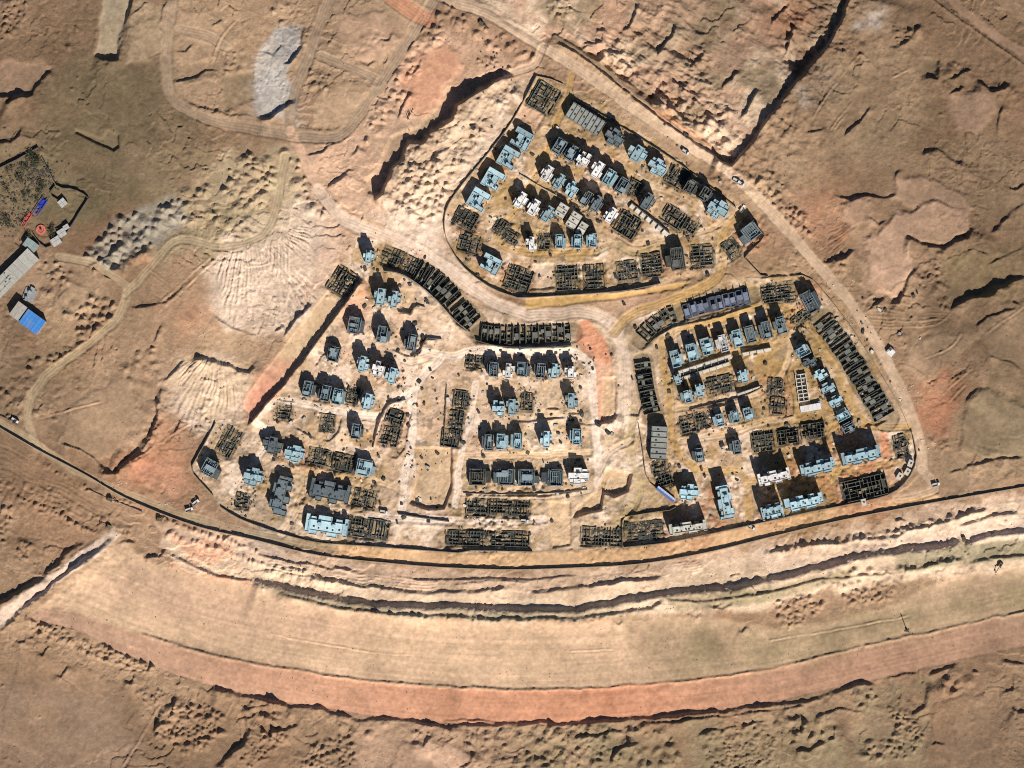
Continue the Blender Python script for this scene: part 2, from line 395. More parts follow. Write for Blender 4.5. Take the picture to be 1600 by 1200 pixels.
heaps([(42, 972), (62, 968), (130, 1000), (190, 1012), (215, 1025), (250, 1046), (246, 1055), (205, 1045), (150, 1028), (95, 1005), (50, 985)], 7.5, 1.7, .95, .72)
heaps([(215, 1082), (250, 1072), (262, 1085), (245, 1102), (222, 1096)], 7, 1.3)
heaps([(275, 1098), (335, 1100), (348, 1120), (346, 1150), (320, 1172), (285, 1178), (262, 1160), (240, 1145), (250, 1115)], 8.6, 2.6, 1, .74)
heaps([(400, 1145), (440, 1140), (462, 1150), (420, 1185), (395, 1200), (370, 1200)], 7.5, 1.6)
heaps([(500, 1158), (530, 1150), (552, 1158), (556, 1200), (470, 1200), (480, 1175)], 8, 1.8, .95)
heaps([(378, 1088), (450, 1100), (470, 1120), (440, 1135), (390, 1125)], 14, 2.4, .7)
heaps([(520, 1115), (560, 1125), (600, 1150), (560, 1160), (530, 1145)], 12, 1.8, .6)
heaps([(730, 1140), (800, 1140), (790, 1200), (730, 1200)], 12, 2.0, .75)
heaps([(800, 1140), (1060, 1135), (1060, 1200), (800, 1200)], 13, 2.0, .6)
heaps([(905, 1155), (950, 1155), (960, 1185), (900, 1195)], 7, 1.5)
heaps([(1100, 1150), (1190, 1125), (1210, 1160), (1200, 1210), (1110, 1210)], 8, 1.2, .8)
heaps([(1130, 1170), (1180, 1160), (1180, 1210), (1120, 1210)], 6, 1.1)
heaps([(1385, 1105), (1410, 1112), (1442, 1140), (1438, 1165), (1400, 1195), (1385, 1170), (1400, 1140)], 7.5, 1.8, .9)
heaps([(1350, 1160), (1385, 1150), (1380, 1195), (1350, 1190)], 9, 1.6)
heaps([(1335, 1082), (1365, 1075), (1375, 1095), (1340, 1110)], 9, 1.6)
heaps([(1460, 1060), (1520, 1040), (1540, 1055), (1490, 1090), (1455, 1090)], 14, 2.0, .6)
heaps([(1210, 1130), (1300, 1110), (1300, 1150), (1240, 1175)], 14, 2.2, .7)
heaps([(1208, 940), (1260, 930), (1285, 945), (1275, 960), (1230, 985), (1218, 975)], 7, 1.7)
heaps([(1310, 930), (1340, 920), (1385, 915), (1405, 925), (1380, 938), (1330, 948)], 7.5, 1.7)
heaps([(1205, 322), (1235, 318), (1270, 345), (1262, 370), (1235, 360)], 8.5, 2.0)
heaps([(1160, 275), (1205, 268), (1235, 300), (1225, 322), (1190, 312)], 9, 1.6, .7)
heaps([(1290, 405), (1322, 400), (1318, 430), (1298, 428)], 8, 1.6)
heaps([(1428, 420), (1458, 418), (1462, 440), (1440, 448)], 8, -1.0)
heaps([(1402, 520), (1415, 522), (1420, 540), (1408, 540)], 7, 1.4)
heaps([(1460, 392), (1475, 395), (1485, 470), (1475, 492), (1462, 460)], 9, 1.4)
heaps([(1240, 330), (1270, 350), (1262, 362), (1240, 350)], 9, 2.2)
heaps([(1305, 860), (1420, 845), (1430, 858), (1320, 875)], 9, 1.0, .6)
heaps([(0, 790), (25, 800), (15, 845), (0, 850)], 8, 1.5); heaps([(30, 845), (48, 850), (42, 885), (28, 880)], 8, 1.6)
heaps([(850, 0), (905, 0), (890, 25), (860, 30)], 10, 1.8)
heaps([(690, 0), (820, 75), (845, 95), (830, 100), (760, 70), (700, 30)], 10, 1.6, .75)
heaps([(1270, 0), (1360, 10), (1340, 30), (1280, 20)], 14, 1.5, .5)
heaps([(1395, 45), (1412, 40), (1438, 38), (1420, 60), (1400, 72)], 9, 2.2)

for P_, sp_h, hh_ in [([(440, 240), (470, 238), (505, 290), (530, 330), (500, 345), (455, 310)], 13, 2.0), ([(290, 300), (330, 290), (345, 340), (300, 360)], 12, 1.6), ([(335, 330), (400, 340), (395, 375), (345, 378)], 12, 1.4), ([(660, 80), (690, 60), (640, 140), (600, 205), (560, 245), (590, 170)], 11, 1.8),
                    ([(190, 560), (240, 540), (250, 600), (200, 620)], 14, 1.3), ([(240, 620), (262, 640), (250, 700), (200, 740), (160, 740), (200, 690)], 14, 1.7), ([(300, 640), (330, 620), (330, 660), (300, 690)], 8, 1.0), ([(0, 600), (30, 600), (40, 650), (0, 650)], 12, 1.2), ([(-10, 740), (60, 760), (140, 790), (230, 840), (180, 840), (100, 810), (-10, 790)], 10, .8),
                    ([(1340, 440), (1360, 450), (1390, 480), (1350, 500), (1330, 470)], 10, 1.0), ([(1480, 90), (1520, 110), (1500, 150), (1470, 140)], 11, 1.2), ([(1550, 110), (1590, 140), (1580, 170), (1540, 140)], 10, .9), ([(1455, 690), (1480, 670), (1500, 690), (1470, 710)], 8, .9), ([(600, 1130), (740, 1140), (735, 1160), (650, 1150)], 11, 1.4),
                    ([(60, 230), (90, 215), (100, 245), (70, 260)], 11, .8), ([(345, 85), (380, 75), (395, 110), (350, 112)], 11, .9), ([(555, 55), (600, 50), (612, 75), (570, 85)], 10, 1.3), ([(420, 10), (470, 0), (480, 30), (440, 40)], 11, 1.2), ([(480, 110), (520, 115), (515, 155), (500, 160)], 9, 1.3)]:
    heaps(P_, sp_h, hh_, .75, .72)

# --- dozer fans
grooves([(335, 420), (370, 380), (480, 350), (490, 480), (440, 520), (360, 510)], .65, 7, (385, 330))
grooves([(400, 330), (480, 330), (500, 470), (440, 500)], .5, 7, (430, 300))
grooves([(280, 570), (345, 560), (390, 590), (380, 640), (330, 680), (275, 650)], .6, 7, (350, 520))
grooves([(230, 420), (290, 430), (280, 470), (240, 475)], .4, 6, None, .5)
grooves([(350, 370), (400, 340), (420, 350), (400, 385)], .35, 7, None, -.2)
grooves([(420, 280), (445, 270), (450, 330), (420, 340)], .3, 6, None, 1.3)
grooves([(1290, 350), (1330, 350), (1340, 420), (1300, 430)], .25, 6, (1350, 340))
grooves([(1350, 480), (1500, 480), (1480, 505), (1360, 510)], .22, 5, None, .05)
grooves([(1470, 710), (1560, 690), (1540, 735), (1480, 745)], .3, 8, (1450, 660))
grooves([(640, 740), (700, 700), (705, 795), (650, 790)], .25, 5, None, 1.55)
grooves([(560, 480), (760, 480), (900, 1000)], .0, 5)
grooves([(0, 690), (200, 790), (140, 830), (0, 760)], .22, 7, None, .45)
grooves([(40, 830), (140, 850), (60, 900), (0, 900)], .2, 9, None, .35)

# --- left: gullies, embanked channel
for p, h, dcy in [([(240, 596), (262, 592), (290, 562)], 2.4, 18), ([(298, 556), (335, 566), (370, 577), (390, 581), (402, 563)], 3.4, 26),
                  ([(330, 490), (365, 514), (402, 526)], 1.0, 24), ([(150, 737), (182, 737), (213, 707), (234, 681), (245, 650), (250, 600)], 3.6, 26),
                  ([(95, 690), (150, 716), (166, 738)], 1.8, 14), ([(-10, 948), (60, 906), (100, 872), (134, 845)], 4.2, 14),
                  ([(-10, 990), (60, 932), (112, 890), (152, 860), (178, 838)], 4.6, 26), ([(222, 873), (245, 869), (260, 855)], 2.4, 14),
                  ([(180, 850), (195, 848), (215, 850)], 2.0, 12), ([(20, 1006), (38, 1005), (42, 990)], 1.6, 12), ([(55, 1020), (68, 1024), (80, 1005)], 1.2, 8),
                  ([(85, 1050), (95, 1058), (108, 1035)], 1.8, 10), ([(188, 1062), (202, 1068), (214, 1050)], 2.2, 12), ([(236, 1150), (248, 1132), (252, 1105)], 3.0, 14),
                  ([(260, 1120), (272, 1118), (276, 1085)], 2.4, 10), ([(335, 1205), (355, 1182), (376, 1166), (386, 1146), (384, 1120), (405, 1116)], 4.4, 26),
                  ([(418, 1141), (446, 1141), (470, 1132)], 3.0, 14), ([(200, 480), (225, 478), (260, 470), (290, 440)], 1.6, 10),
                  ([(130, 418), (170, 402), (195, 380)], 1.6, 10), ([(88, 470), (100, 455), (112, 448)], 1.2, 10), ([(238, 540), (246, 520), (252, 500)], 1.6, 12),
                  ([(100, 478), (112, 500)], .8, 8), ([(270, 690), (280, 660), (292, 662)], 1.6, 10), ([(330, 560), (345, 575)], 1, 8)]:
    scarp(p, h, max(4, 2.2 * h), dcy, 0.6)
stain([(-10, 968), (60, 917), (110, 880), (155, 846), (178, 830), (186, 838), (152, 868), (105, 900), (40, 950), (-10, 990)], PALE * 1.0, .95, 6, .4)

# --- right: broken desert
for p, h, dcy in [([(1388, 76), (1402, 76), (1412, 62), (1442, 38)], 3.0, 14), ([(1442, 126), (1464, 122), (1469, 94)], 2.6, 16), ([(1318, 216), (1340, 190), (1360, 166)], 1.8, 18),
                  ([(1436, 242), (1455, 232), (1476, 246), (1500, 258), (1508, 248)], 3.6, 24), ([(1526, 124), (1545, 139), (1566, 138), (1574, 126)], 3.0, 20),
                  ([(1478, 148), (1496, 140), (1510, 134)], 1.8, 12), ([(1480, 122), (1500, 118), (1520, 107)], 1.8, 12), ([(1555, 215), (1562, 180), (1568, 160)], 1.6, 20),
                  ([(1395, 292), (1402, 275), (1410, 262)], 1.6, 12), ([(1258, 208), (1275, 206), (1292, 200)], 2.0, 10), ([(1220, 186), (1240, 200), (1256, 207)], .8, 10),
                  ([(1412, 371), (1440, 380), (1475, 388), (1491, 376), (1511, 371), (1519, 352)], 4.0, 26), ([(1384, 475), (1401, 474), (1411, 460), (1420, 430), (1432, 412)], 4.0, 26),
                  ([(1350, 490), (1372, 476), (1386, 462)], 2.0, 12), ([(1486, 490), (1493, 474), (1520, 464), (1551, 460), (1571, 440), (1606, 428)], 3.6, 26),
                  ([(1474, 411), (1500, 400), (1520, 389), (1548, 402)], 1.6, 20), ([(1543, 366), (1562, 350), (1580, 330), (1604, 316)], 2.6, 20),
                  ([(1284, 411), (1312, 405), (1326, 399), (1338, 388)], 3.0, 14), ([(1300, 300), (1330, 312), (1350, 305), (1385, 310), (1400, 300)], 2.2, 22),
                  ([(1315, 350), (1330, 360), (1345, 352)], 1.6, 14), ([(1355, 335), (1370, 348), (1385, 340)], 1.8, 12), ([(1590, 450), (1580, 470), (1600, 480)], 1.6, 20),
                  ([(1540, 552), (1570, 565), (1604, 580)], 1.4, 14), ([(1520, 512), (1550, 495), (1590, 480)], 1.2, 16), ([(1480, 600), (1500, 580), (1520, 565)], .9, 12),
                  ([(1505, 632), (1515, 615), (1530, 600)], 1.6, 30), ([(1505, 728), (1540, 722), (1604, 714)], 2.4, 22), ([(1480, 740), (1510, 730), (1530, 705)], 1.2, 14),
                  ([(1540, 415), (1570, 402), (1604, 385)], 1.4, 18), ([(1575, 290), (1590, 296), (1604, 285)], 1.8, 16)]:
    scarp(p, h, max(4, 2.2 * h), dcy, 0.7)
stain([(1322, 215), (1350, 192), (1407, 180), (1405, 215), (1390, 245), (1360, 250), (1350, 230)], OLIVE * 1.05, .8, 5, .6)
stain([(1432, 95), (1466, 92), (1464, 118), (1440, 122)], OLIVE * 1.2, .7, 6, .6)
stain([(1350, 370), (1400, 330), (1450, 340), (1420, 370), (1420, 420), (1395, 470), (1350, 470), (1340, 420)], PINK * .85, .6, 12)
stain([(1490, 640), (1520, 610), (1600, 640), (1600, 715), (1530, 715), (1490, 690)], OLIVE * 1.35, .6, 16)
ridge([(1440, -12), (1500, 32), (1560, 74), (1640, 130)], 1.6, 2.2, .2, .2)
road([(1470, -20), (1520, 30), (1640, 112)], 14, PINK * .8, .6, .02, .1)
road([(1540, -20), (1640, 60)], 18, BROWN * 1.1, .6, .02, .1)

# --- south: stepped berms parallel to the boundary wall
SBAND = [(250, 850), (420, 880), (560, 905), (720, 925), (800, 930), (900, 925), (1010, 905), (1200, 862), (1400, 822), (1610, 785), (1610, 900), (1450, 905),
         (1300, 925), (1200, 950), (1050, 958), (900, 968), (780, 972), (600, 958), (450, 930), (300, 898)]
stain([(250, 815), (420, 850), (620, 885), (800, 893), (1000, 885), (1200, 845), (1400, 800), (1610, 765), (1610, 800), (1400, 830), (1200, 872), (1000, 910), (800, 930), (600, 912), (400, 880), (250, 850)], np.array([.62, .46, .34], np.float32), .85, 12)
stain(SBAND, np.array([.70, .55, .40], np.float32), .9, 18)
stain([(1180, 868), (1300, 842), (1420, 830), (1610, 800), (1610, 830), (1420, 862), (1200, 900)], np.array([.68, .53, .42], np.float32), .8, 12)
stain([(262, 878), (340, 896), (405, 912), (395, 926), (320, 912)], RED * 1.35, .8, 10)
stain([(255, 835), (330, 850), (370, 880), (300, 872)], RED * 1.5, .5, 14)
for p, h, dcy in [([(395, 864), (460, 880), (520, 888), (565, 893)], 1.6, 8), ([(485, 898), (560, 915), (620, 921), (680, 926), (742, 925), (800, 918)], 2.6, 14),
                  ([(640, 903), (700, 908), (760, 904), (830, 905), (905, 900)], 1.6, 7), ([(705, 916), (760, 908), (830, 908)], 1.2, 7),
                  ([(824, 924), (880, 922), (920, 915), (985, 906), (1040, 902)], 2.8, 14),
                  ([(262, 866), (300, 880), (340, 900), (402, 908)], 2.0, 12), ([(395, 904), (430, 916), (500, 930), (565, 942), (650, 947), (720, 949), (800, 953), (900, 952), (950, 944), (1000, 934), (1060, 924), (1150, 918), (1200, 905)], 5.6, 30),
                  ([(430, 926), (500, 942), (560, 955), (650, 960), (780, 966), (900, 966), (960, 958), (1020, 950), (1040, 935)], 3.4, 12),
                  ([(1190, 908), (1260, 892), (1330, 872), (1400, 862), (1480, 852), (1506, 846)], 5.4, 26), ([(1500, 850), (1545, 836), (1610, 826)], 4.0, 22),
                  ([(1405, 892), (1440, 886), (1480, 876), (1510, 872)], 3.0, 14), ([(1510, 880), (1560, 872), (1610, 864)], 2.2, 12),
                  ([(1195, 868), (1240, 852), (1300, 848), (1350, 842), (1400, 838), (1430, 826), (1480, 815), (1520, 800), (1548, 795)], 2.8, 10),
                  ([(1395, 815), (1408, 811), (1420, 815)], 1.8, 8), ([(1495, 822), (1515, 818), (1550, 805), (1595, 800)], 2.4, 10),
                  ([(1100, 945), (1130, 952), (1150, 938)], 1.8, 10), ([(1040, 935), (1100, 940), (1200, 925), (1280, 905), (1330, 900), (1400, 895)], 2.2, 12),
                  ([(955, 970), (968, 976), (975, 968)], 1.8, 8), ([(1152, 985), (1160, 988), (1168, 978)], 1.8, 8), ([(1080, 958), (1088, 964), (1096, 956)], 1.5, 7)]:
    scarp(p, h, max(4, 2.7 * h), dcy, 0.4, .1)
heap_line([(255, 810), (300, 828), (350, 845), (410, 866)], 8, 1.8, 5); heap_line([(300, 845), (350, 862), (420, 885), (480, 895)], 9, 1.7, 5)
heap_line([(265, 835), (290, 848)], 12, 2.4, 7); heap_line([(33, 780), (60, 790), (95, 806), (142, 832)], 7, 1.9, 5)
heap_line([(60, 720), (100, 745), (160, 775), (210, 790)], 9, 1.1, 5); heap_line([(420, 893), (470, 905), (540, 912)], 10, 1.6, 6)
heap_line([(500, 948), (600, 962), (760, 972), (900, 972), (980, 962)], 11, 1.6, 5, 3); heap_line([(1200, 865), (1330, 843), (1440, 822), (1530, 797)], 10, 2.0, 6, 3)
heap_line([(1300, 898), (1400, 893), (1500, 875)], 12, 2.0, 7, 4); heap_line([(1280, 918), (1420, 905)], 11, 1.6, 6, 4)
for yy in range(0, 5):
    ridge([(420, 872 + yy * 5), (560, 897 + yy * 5), (700, 908 + yy * 4), (830, 910 + yy * 3), (960, 900 + yy * 3), (1100, 874 + yy * 4)], .45, 1.6, .5, .9)

# --- south: graded platform and the red haul road
PLAT = [(186, 842), (230, 878), (300, 895), (420, 922), (560, 955), (700, 970), (900, 974), (1100, 962), (1210, 985), (1290, 975), (1400, 945), (1480, 905), (1640, 880),
        (1640, 945), (1500, 980), (1400, 1001), (1265, 1031), (1200, 1048), (1030, 1068), (940, 1076), (800, 1078), (700, 1074), (590, 1066), (500, 1053), (400, 1037), (330, 1022), (220, 992), (120, 958), (60, 950)]
sink(PLAT, -.4, 10, .5, np.array([.56, .40, .268], np.float32), .85, .1)
stain([(1000, 970), (1210, 985), (1400, 945), (1640, 880), (1640, 950), (1400, 1000), (1200, 1046), (1020, 1066)], OLIVE * 1.55, .85, 90)
stain([(180, 880), (420, 930), (560, 960), (520, 1010), (300, 980), (160, 930)], PINK * .95, .5, 50)
HAUL = [(60, 962), (120, 972), (200, 1005), (300, 1040), (400, 1063), (500, 1080), (600, 1094), (700, 1103), (800, 1106), (900, 1104), (1000, 1096), (1100, 1086), (1200, 1072), (1300, 1050), (1400, 1028), (1500, 1005), (1660, 970)]
sp_ = smooth_pts(HAUL)
w = window(sp_, 60)
d, s_, a, L = dist_line(PX[w] + WAX[w] * .3, PY[w] + WAY[w] * .3, sp_)
hw = np.interp(a, [0, 150, 400, 800, 1640], [10, 18, 26, 27, 26]).astype(np.float32)
m = 1 - sstep(hw - 2, hw + 2, d)
ROUGH[w] *= 1 - .95 * m
H[w] += -.3 * m 
rc = np.interp(PX[w], [0, 250, 700, 950, 1250, 1600], [0, .2, .7, .85, .35, .15])[..., None]
hcol = (PINK * .92 * (1 - rc) + RED * 1.15 * rc) * np.interp(PX[w], [0, 200, 500, 1000, 1300, 1600], [.7, .85, 1.0, 1.0, .72, .6])[..., None]
M3 = np.clip(m * .92, 0, 1)[..., None]
COL[w] = COL[w] * (1 - M3) + hcol * M3
ZONE[w] = np.where(m > .55, 2, ZONE[w])
w2 = window(sp_, 150)
d2, s2, a2, L2_ = dist_line(PX[w2], PY[w2], sp_)
ac = d2 * s2
band = sstep(-135, -110, ac) * (1 - sstep(22, 27, ac)) * (1 - ROUGH[w2]) 
st1 = vnoise(160, 3.2, 701, a2, ac) + .6 * vnoise(420, 6.5, 703, a2, ac) + .5 * vnoise(60, 2.4, 705, a2, ac)
COL[w2] *= (1 + .085 * st1 * band)[..., None]
H[w2] += .05 * st1 * band
ridge([(220, 992), (330, 1024), (400, 1038), (500, 1054), (590, 1066), (700, 1074), (800, 1079), (940, 1076), (1030, 1068), (1100, 1061), (1200, 1047), (1265, 1030), (1330, 1015), (1400, 1000), (1500, 979), (1620, 950)], 1.0, 2.4, .4, .3)
for p, h, dcy in [([(330, 1076), (400, 1088), (450, 1101), (505, 1108), (520, 1116), (560, 1123), (600, 1121), (650, 1129), (700, 1135), (760, 1131), (840, 1130), (900, 1131), (960, 1128), (1000, 1123), (1050, 1117), (1100, 1114), (1200, 1102), (1262, 1097), (1300, 1083), (1340, 1071), (1372, 1068)], 2.8, 22),
                  ([(1000, 1130), (1100, 1122), (1200, 1110), (1260, 1103)], 1.8, 16), ([(1448, 1058), (1465, 1046), (1505, 1037)], 2.4, 14), ([(1405, 1104), (1425, 1116), (1446, 1100), (1452, 1068)], 3.6, 16),
                  ([(1378, 1064), (1400, 1058), (1440, 1050)], 1.0, 8), ([(1562, 1028), (1580, 1036), (1606, 1040)], 2.2, 14), ([(1560, 1080), (1580, 1078), (1584, 1050)], 2.4, 14),
                  ([(1580, 1105), (1592, 1114), (1606, 1112)], 3.0, 16), ([(1228, 1141), (1250, 1141), (1260, 1120)], 2.8, 12), ([(1234, 1170), (1260, 1173), (1292, 1155)], 2.6, 12),
                  ([(1282, 1113), (1310, 1108), (1350, 1112)], 1.8, 8), ([(1290, 1154), (1304, 1152), (1305, 1132)], 1.8, 10), ([(1450, 1168), (1462, 1158), (1480, 1168)], 1.2, 14),
                  ([(638, 1160), (660, 1166), (678, 1144)], 2.6, 12), ([(715, 1200), (732, 1192), (738, 1170)], 2.6, 16), ([(798, 1205), (825, 1196), (852, 1180)], 3.2, 14),
                  ([(952, 1200), (958, 1176), (975, 1166), (1002, 1158)], 2.8, 12), ([(834, 1157), (862, 1152), (882, 1142)], 2.2, 10), ([(894, 1152), (930, 1150), (975, 1141), (1000, 1142)], 2.2, 10),
                  ([(690, 1125), (745, 1125), (775, 1127), (792, 1134)], 1.2, 8), ([(1085, 1148), (1140, 1135), (1200, 1128)], 2.0, 12), ([(1405, 1160), (1395, 1130)], 1.5, 10)]:
    scarp(p, h, max(4, 2.4 * h), dcy, 0.6)
stain([(560, 1150), (640, 1160), (760, 1185), (640, 1215), (560, 1215)], PINK * .85, .7, 16)
for x, y, h, r in [(458, 1092, 1.5, 4), (475, 1094, 1, 2.5), (492, 1090, 1, 2.5), (512, 1102, 2, 5), (652, 1115, 1.5, 4), (660, 1121, 1.5, 3), (505, 963, 2, 6), (512, 968, 1.6, 5), (638, 972, 1.6, 3.5), (728, 977, 1.6, 4),
                   (1156, 985, 2, 6), (962, 978, 2, 8), (120, 46, 1.5, 5), (108, 75, 2, 6), (122, 122, 1.5, 3), (112, 140, 1.5, 4), (1318, 85, 2, 5), (1345, 86, 1.8, 5), (1470, 180, 1.5, 4), (1435, 328, 1.4, 4), (1475, 337, 1.4, 5),
                   (1520, 1128, 1.4, 4), (5, 1072, 1.2, 3), (62, 1120, 1.4, 3), (75, 1166, 1.2, 2.5), (30, 1192, 1.2, 2.5), (54, 1085, 1.2, 2.5), (85, 655, 1.6, 5), (57, 646, 2.2, 7)]:
    heap(x, y, h, r)

# soil opened by the works is paler; outward, vignette darkening is painted into the colour
WORKS = [(-20, 960), (60, 900), (200, 700), (270, 560), (330, 420), (480, 300), (600, 200), (720, 60), (880, 60), (1140, 265), (1330, 470), (1450, 720), (1640, 740), (1640, 990), (1200, 1100), (800, 1140), (300, 1080), (60, 1000)]
wd_, _, _, _ = dist_line(PX + WAX * 4, PY + WAY * 4, WORKS, True)
wd_ = np.where(inside(PX + WAX * 4, PY + WAY * 4, WORKS), 0, wd_)
vignette = sstep(-10, 170, wd_ + 70 * MED) * np.clip(.85 + .35 * BIG, .5, 1.1)
COL *= (1 - vignette[..., None] * np.array([.36, .35, .35], np.float32))
stain([(-30, 270), (62, 230), (142, 306), (98, 372), (40, 380), (-30, 330)], OLIVE * 1.05, .75, 8, .8)
A3 = lambda *c: np.array(c, np.float32)
for P_, c, k, sf in [([(60, 120), (150, 90), (255, 110), (258, 160), (310, 200), (240, 330), (150, 300), (60, 235)], A3(.138, .108, .066), .8, 45), ([(200, 235), (330, 215), (340, 300), (240, 330)], A3(.24, .185, .115), .55, 30), ([(0, 230), (60, 220), (140, 305), (200, 300), (160, 350), (0, 330)], A3(.15, .128, .075), .6, 25),
                     ([(1470, 400), (1540, 385), (1640, 370), (1640, 470), (1500, 470)], A3(.165, .122, .07), .75, 25), ([(1500, 640), (1540, 610), (1640, 640), (1640, 715), (1530, 715)], A3(.21, .165, .108), .7, 16), ([(1390, 250), (1470, 240), (1560, 200), (1640, 260), (1640, 340), (1540, 330)], A3(.21, .152, .098), .6, 40),
                     ([(1300, 100), (1400, 60), (1460, 160), (1400, 250), (1290, 240)], A3(.26, .19, .122), .6, 40), ([(820, 1145), (1060, 1140), (1050, 1220), (800, 1220)], A3(.22, .185, .115), .6, 25), ([(1070, 1130), (1300, 1108), (1340, 1220), (1080, 1220)], A3(.25, .205, .128), .6, 25), ([(1330, 1080), (1460, 1060), (1440, 1200), (1340, 1200)], A3(.23, .19, .12), .55, 20),
                     ([(1060, 985), (1210, 992), (1400, 952), (1640, 890), (1640, 945), (1400, 1000), (1200, 1046), (1060, 1060)], A3(.285, .222, .135), .75, 50), ([(1395, 868), (1500, 852), (1640, 835), (1640, 868), (1500, 885), (1400, 895)], A3(.20, .185, .115), .8, 8), ([(1040, 932), (1200, 916), (1330, 886), (1330, 902), (1200, 942), (1060, 954)], A3(.24, .205, .12), .75, 10),
                     ([(420, 918), (600, 948), (800, 955), (960, 945), (960, 962), (800, 970), (600, 962), (420, 930)], A3(.26, .235, .15), .6, 8), ([(162, -30), (206, -30), (196, 50), (184, 92), (148, 86), (155, 40)], A3(.40, .335, .235), .85, 6), ([(206, 0), (262, 10), (258, 90), (200, 100), (200, 50)], A3(.36, .28, .185), .6, 14),
                     ([(410, 75), (430, 45), (470, 40), (468, 80), (455, 95), (450, 120), (462, 150), (440, 176), (405, 187), (395, 150), (400, 100)], A3(.45, .43, .40), .85, 8), ([(425, 50), (468, 42), (464, 80), (430, 95)], A3(.27, .265, .255), .7, 6), ([(235, 318), (262, 306), (294, 318), (285, 350), (250, 375), (170, 425), (130, 405), (180, 345)], A3(.30, .275, .215), .6, 12),
                     ([(1425, 600), (1475, 590), (1500, 640), (1470, 690), (1430, 660)], A3(.40, .195, .118), .7, 25), ([(630, 110), (700, 80), (710, 110), (675, 175), (640, 175)], A3(.46, .24, .15), .6, 16), ([(200, 725), (280, 720), (300, 760), (250, 780)], A3(.50, .27, .18), .6, 14), ([(-20, 1060), (160, 1080), (230, 1180), (120, 1240), (-20, 1240)], A3(.275, .195, .14), .6, 50),
                     ([(1500, 1080), (1640, 1040), (1640, 1240), (1460, 1240)], A3(.22, .155, .105), .6, 50), ([(1480, -30), (1640, 60), (1640, -30)], A3(.27, .19, .12), .6, 30), ([(330, 660), (250, 600), (290, 560), (400, 580), (390, 600), (345, 655)], A3(.60, .46, .31), .6, 16)]:  # stains at the frame corners carry the painted vignette darkening too
    stain(P_, c, k, sf, 1.6 if sf > 12 else .7)
sink([(162, -30), (206, -30), (196, 50), (184, 92), (148, 86), (155, 40)], -2.0, 8, .5, None)
sink([(-10, 960), (60, 910), (108, 875), (150, 842), (178, 826), (188, 836), (156, 866), (106, 900), (44, 945), (-10, 988)], 1.0, 6, .4, A3(.60, .475, .375), .9, .2)
# --- the walled housing site, flattened
NORTH = [(838, 118), (890, 135), (1000, 205), (1070, 255), (1150, 315), (1195, 360), (1150, 410), (1120, 425), (1035, 446), (960, 458), (820, 468), (770, 452), (735, 428), (712, 402), (694, 368), (694, 335), (715, 298), (760, 243), (800, 190)]
SITE = [(560, 372), (640, 385), (740, 480), (830, 500), (930, 500), (1000, 490), (1150, 435), (1230, 430), (1290, 460), (1350, 540), (1410, 620), (1432, 690), (1430, 735), (1395, 772), (1165, 822), (975, 856), (830, 862), (725, 864), (620, 854), (530, 850),
        (410, 828), (345, 795), (332, 772), (298, 733), (340, 655), (395, 660), (470, 570), (530, 480), (510, 450), (540, 410)]
for P_, c in ((NORTH, SAND * .92), (SITE, PALE * .90)):
    w, m = polymask(P_, 8, .3)
    ROUGH[w] *= 1 - .9 * m
    H[w] *= 1 - .85 * m
    ZONE[w] = np.where(m > .5, 3, ZONE[w])
    paint(w, m, c, .72)
for b in [(620, 560, 150, PINK * 1.12, .6), (680, 700, 130, PINK * 1.08, .5), (850, 680, 120, SAND * 1.12, .6), (560, 690, 80, OCHRE * 1.15, .45), (1150, 560, 130, OCHRE * .95, .75), (1270, 560, 100, OCHRE * .8, .75), (1270, 740, 140, OCHRE * .72, .85), (1120, 760, 80, OCHRE * .9, .6), (1180, 640, 80, OCHRE * .85, .6),
          (1380, 600, 70, BROWN * 1.3, .5), (1110, 680, 80, PINK * .9, .5), (880, 250, 70, PINK, .4), (950, 270, 40, RED * 1.15, .5), (1050, 320, 40, PINK * 1.15, .6), (830, 390, 60, OCHRE * 1.05, .5), (950, 200, 90, SAND * .75, .5), (830, 300, 90, OCHRE * .95, .5), (1000, 340, 90, SAND * .8, .4), (520, 700, 60, OCHRE * 1.1, .5),
          (560, 470, 30, RED * 1.3, .6), (600, 650, 30, RED * 1.25, .5), (650, 860, 60, PINK, .5), (700, 500, 60, PALE, .6), (980, 470, 40, PINK, .7), (900, 850, 70, SAND, .4), (640, 600, 60, PALE * 1.1, .7), (420, 620, 30, RED * 1.35, .5),
          (770, 830, 60, SAND, .4), (1000, 720, 50, SAND * .9, .4), (990, 790, 60, GREEN * 1.5, .35), (970, 820, 30, GREEN * 1.4, .4), (540, 800, 60, PALE * .95, .5), (420, 830, 50, GREY * 1.1, .4), (465, 770, 40, PALE * .9, .5)]:
    blob(*b)

n_a = fbm(34, 801, 5, .6); n_b = fbm(26, 821, 5, .6); n_c = fbm(15, 841, 4, .6)
smask = (ZONE == 3).astype(np.float32)
paint(ALLW, smask * sstep(.05, .45, n_a), PW * 1.03, .75)
paint(ALLW, smask * sstep(.10, .5, n_b) * (.45 + .45 * ((PX > 1030) | (PY < 460))), OCHRE * .8, .8)
paint(ALLW, smask * sstep(.35, .6, n_c), np.array([.20, .16, .11], np.float32), .6)
H += smask * (.42 * n_c + .22 * fbm(7, 861, 3))
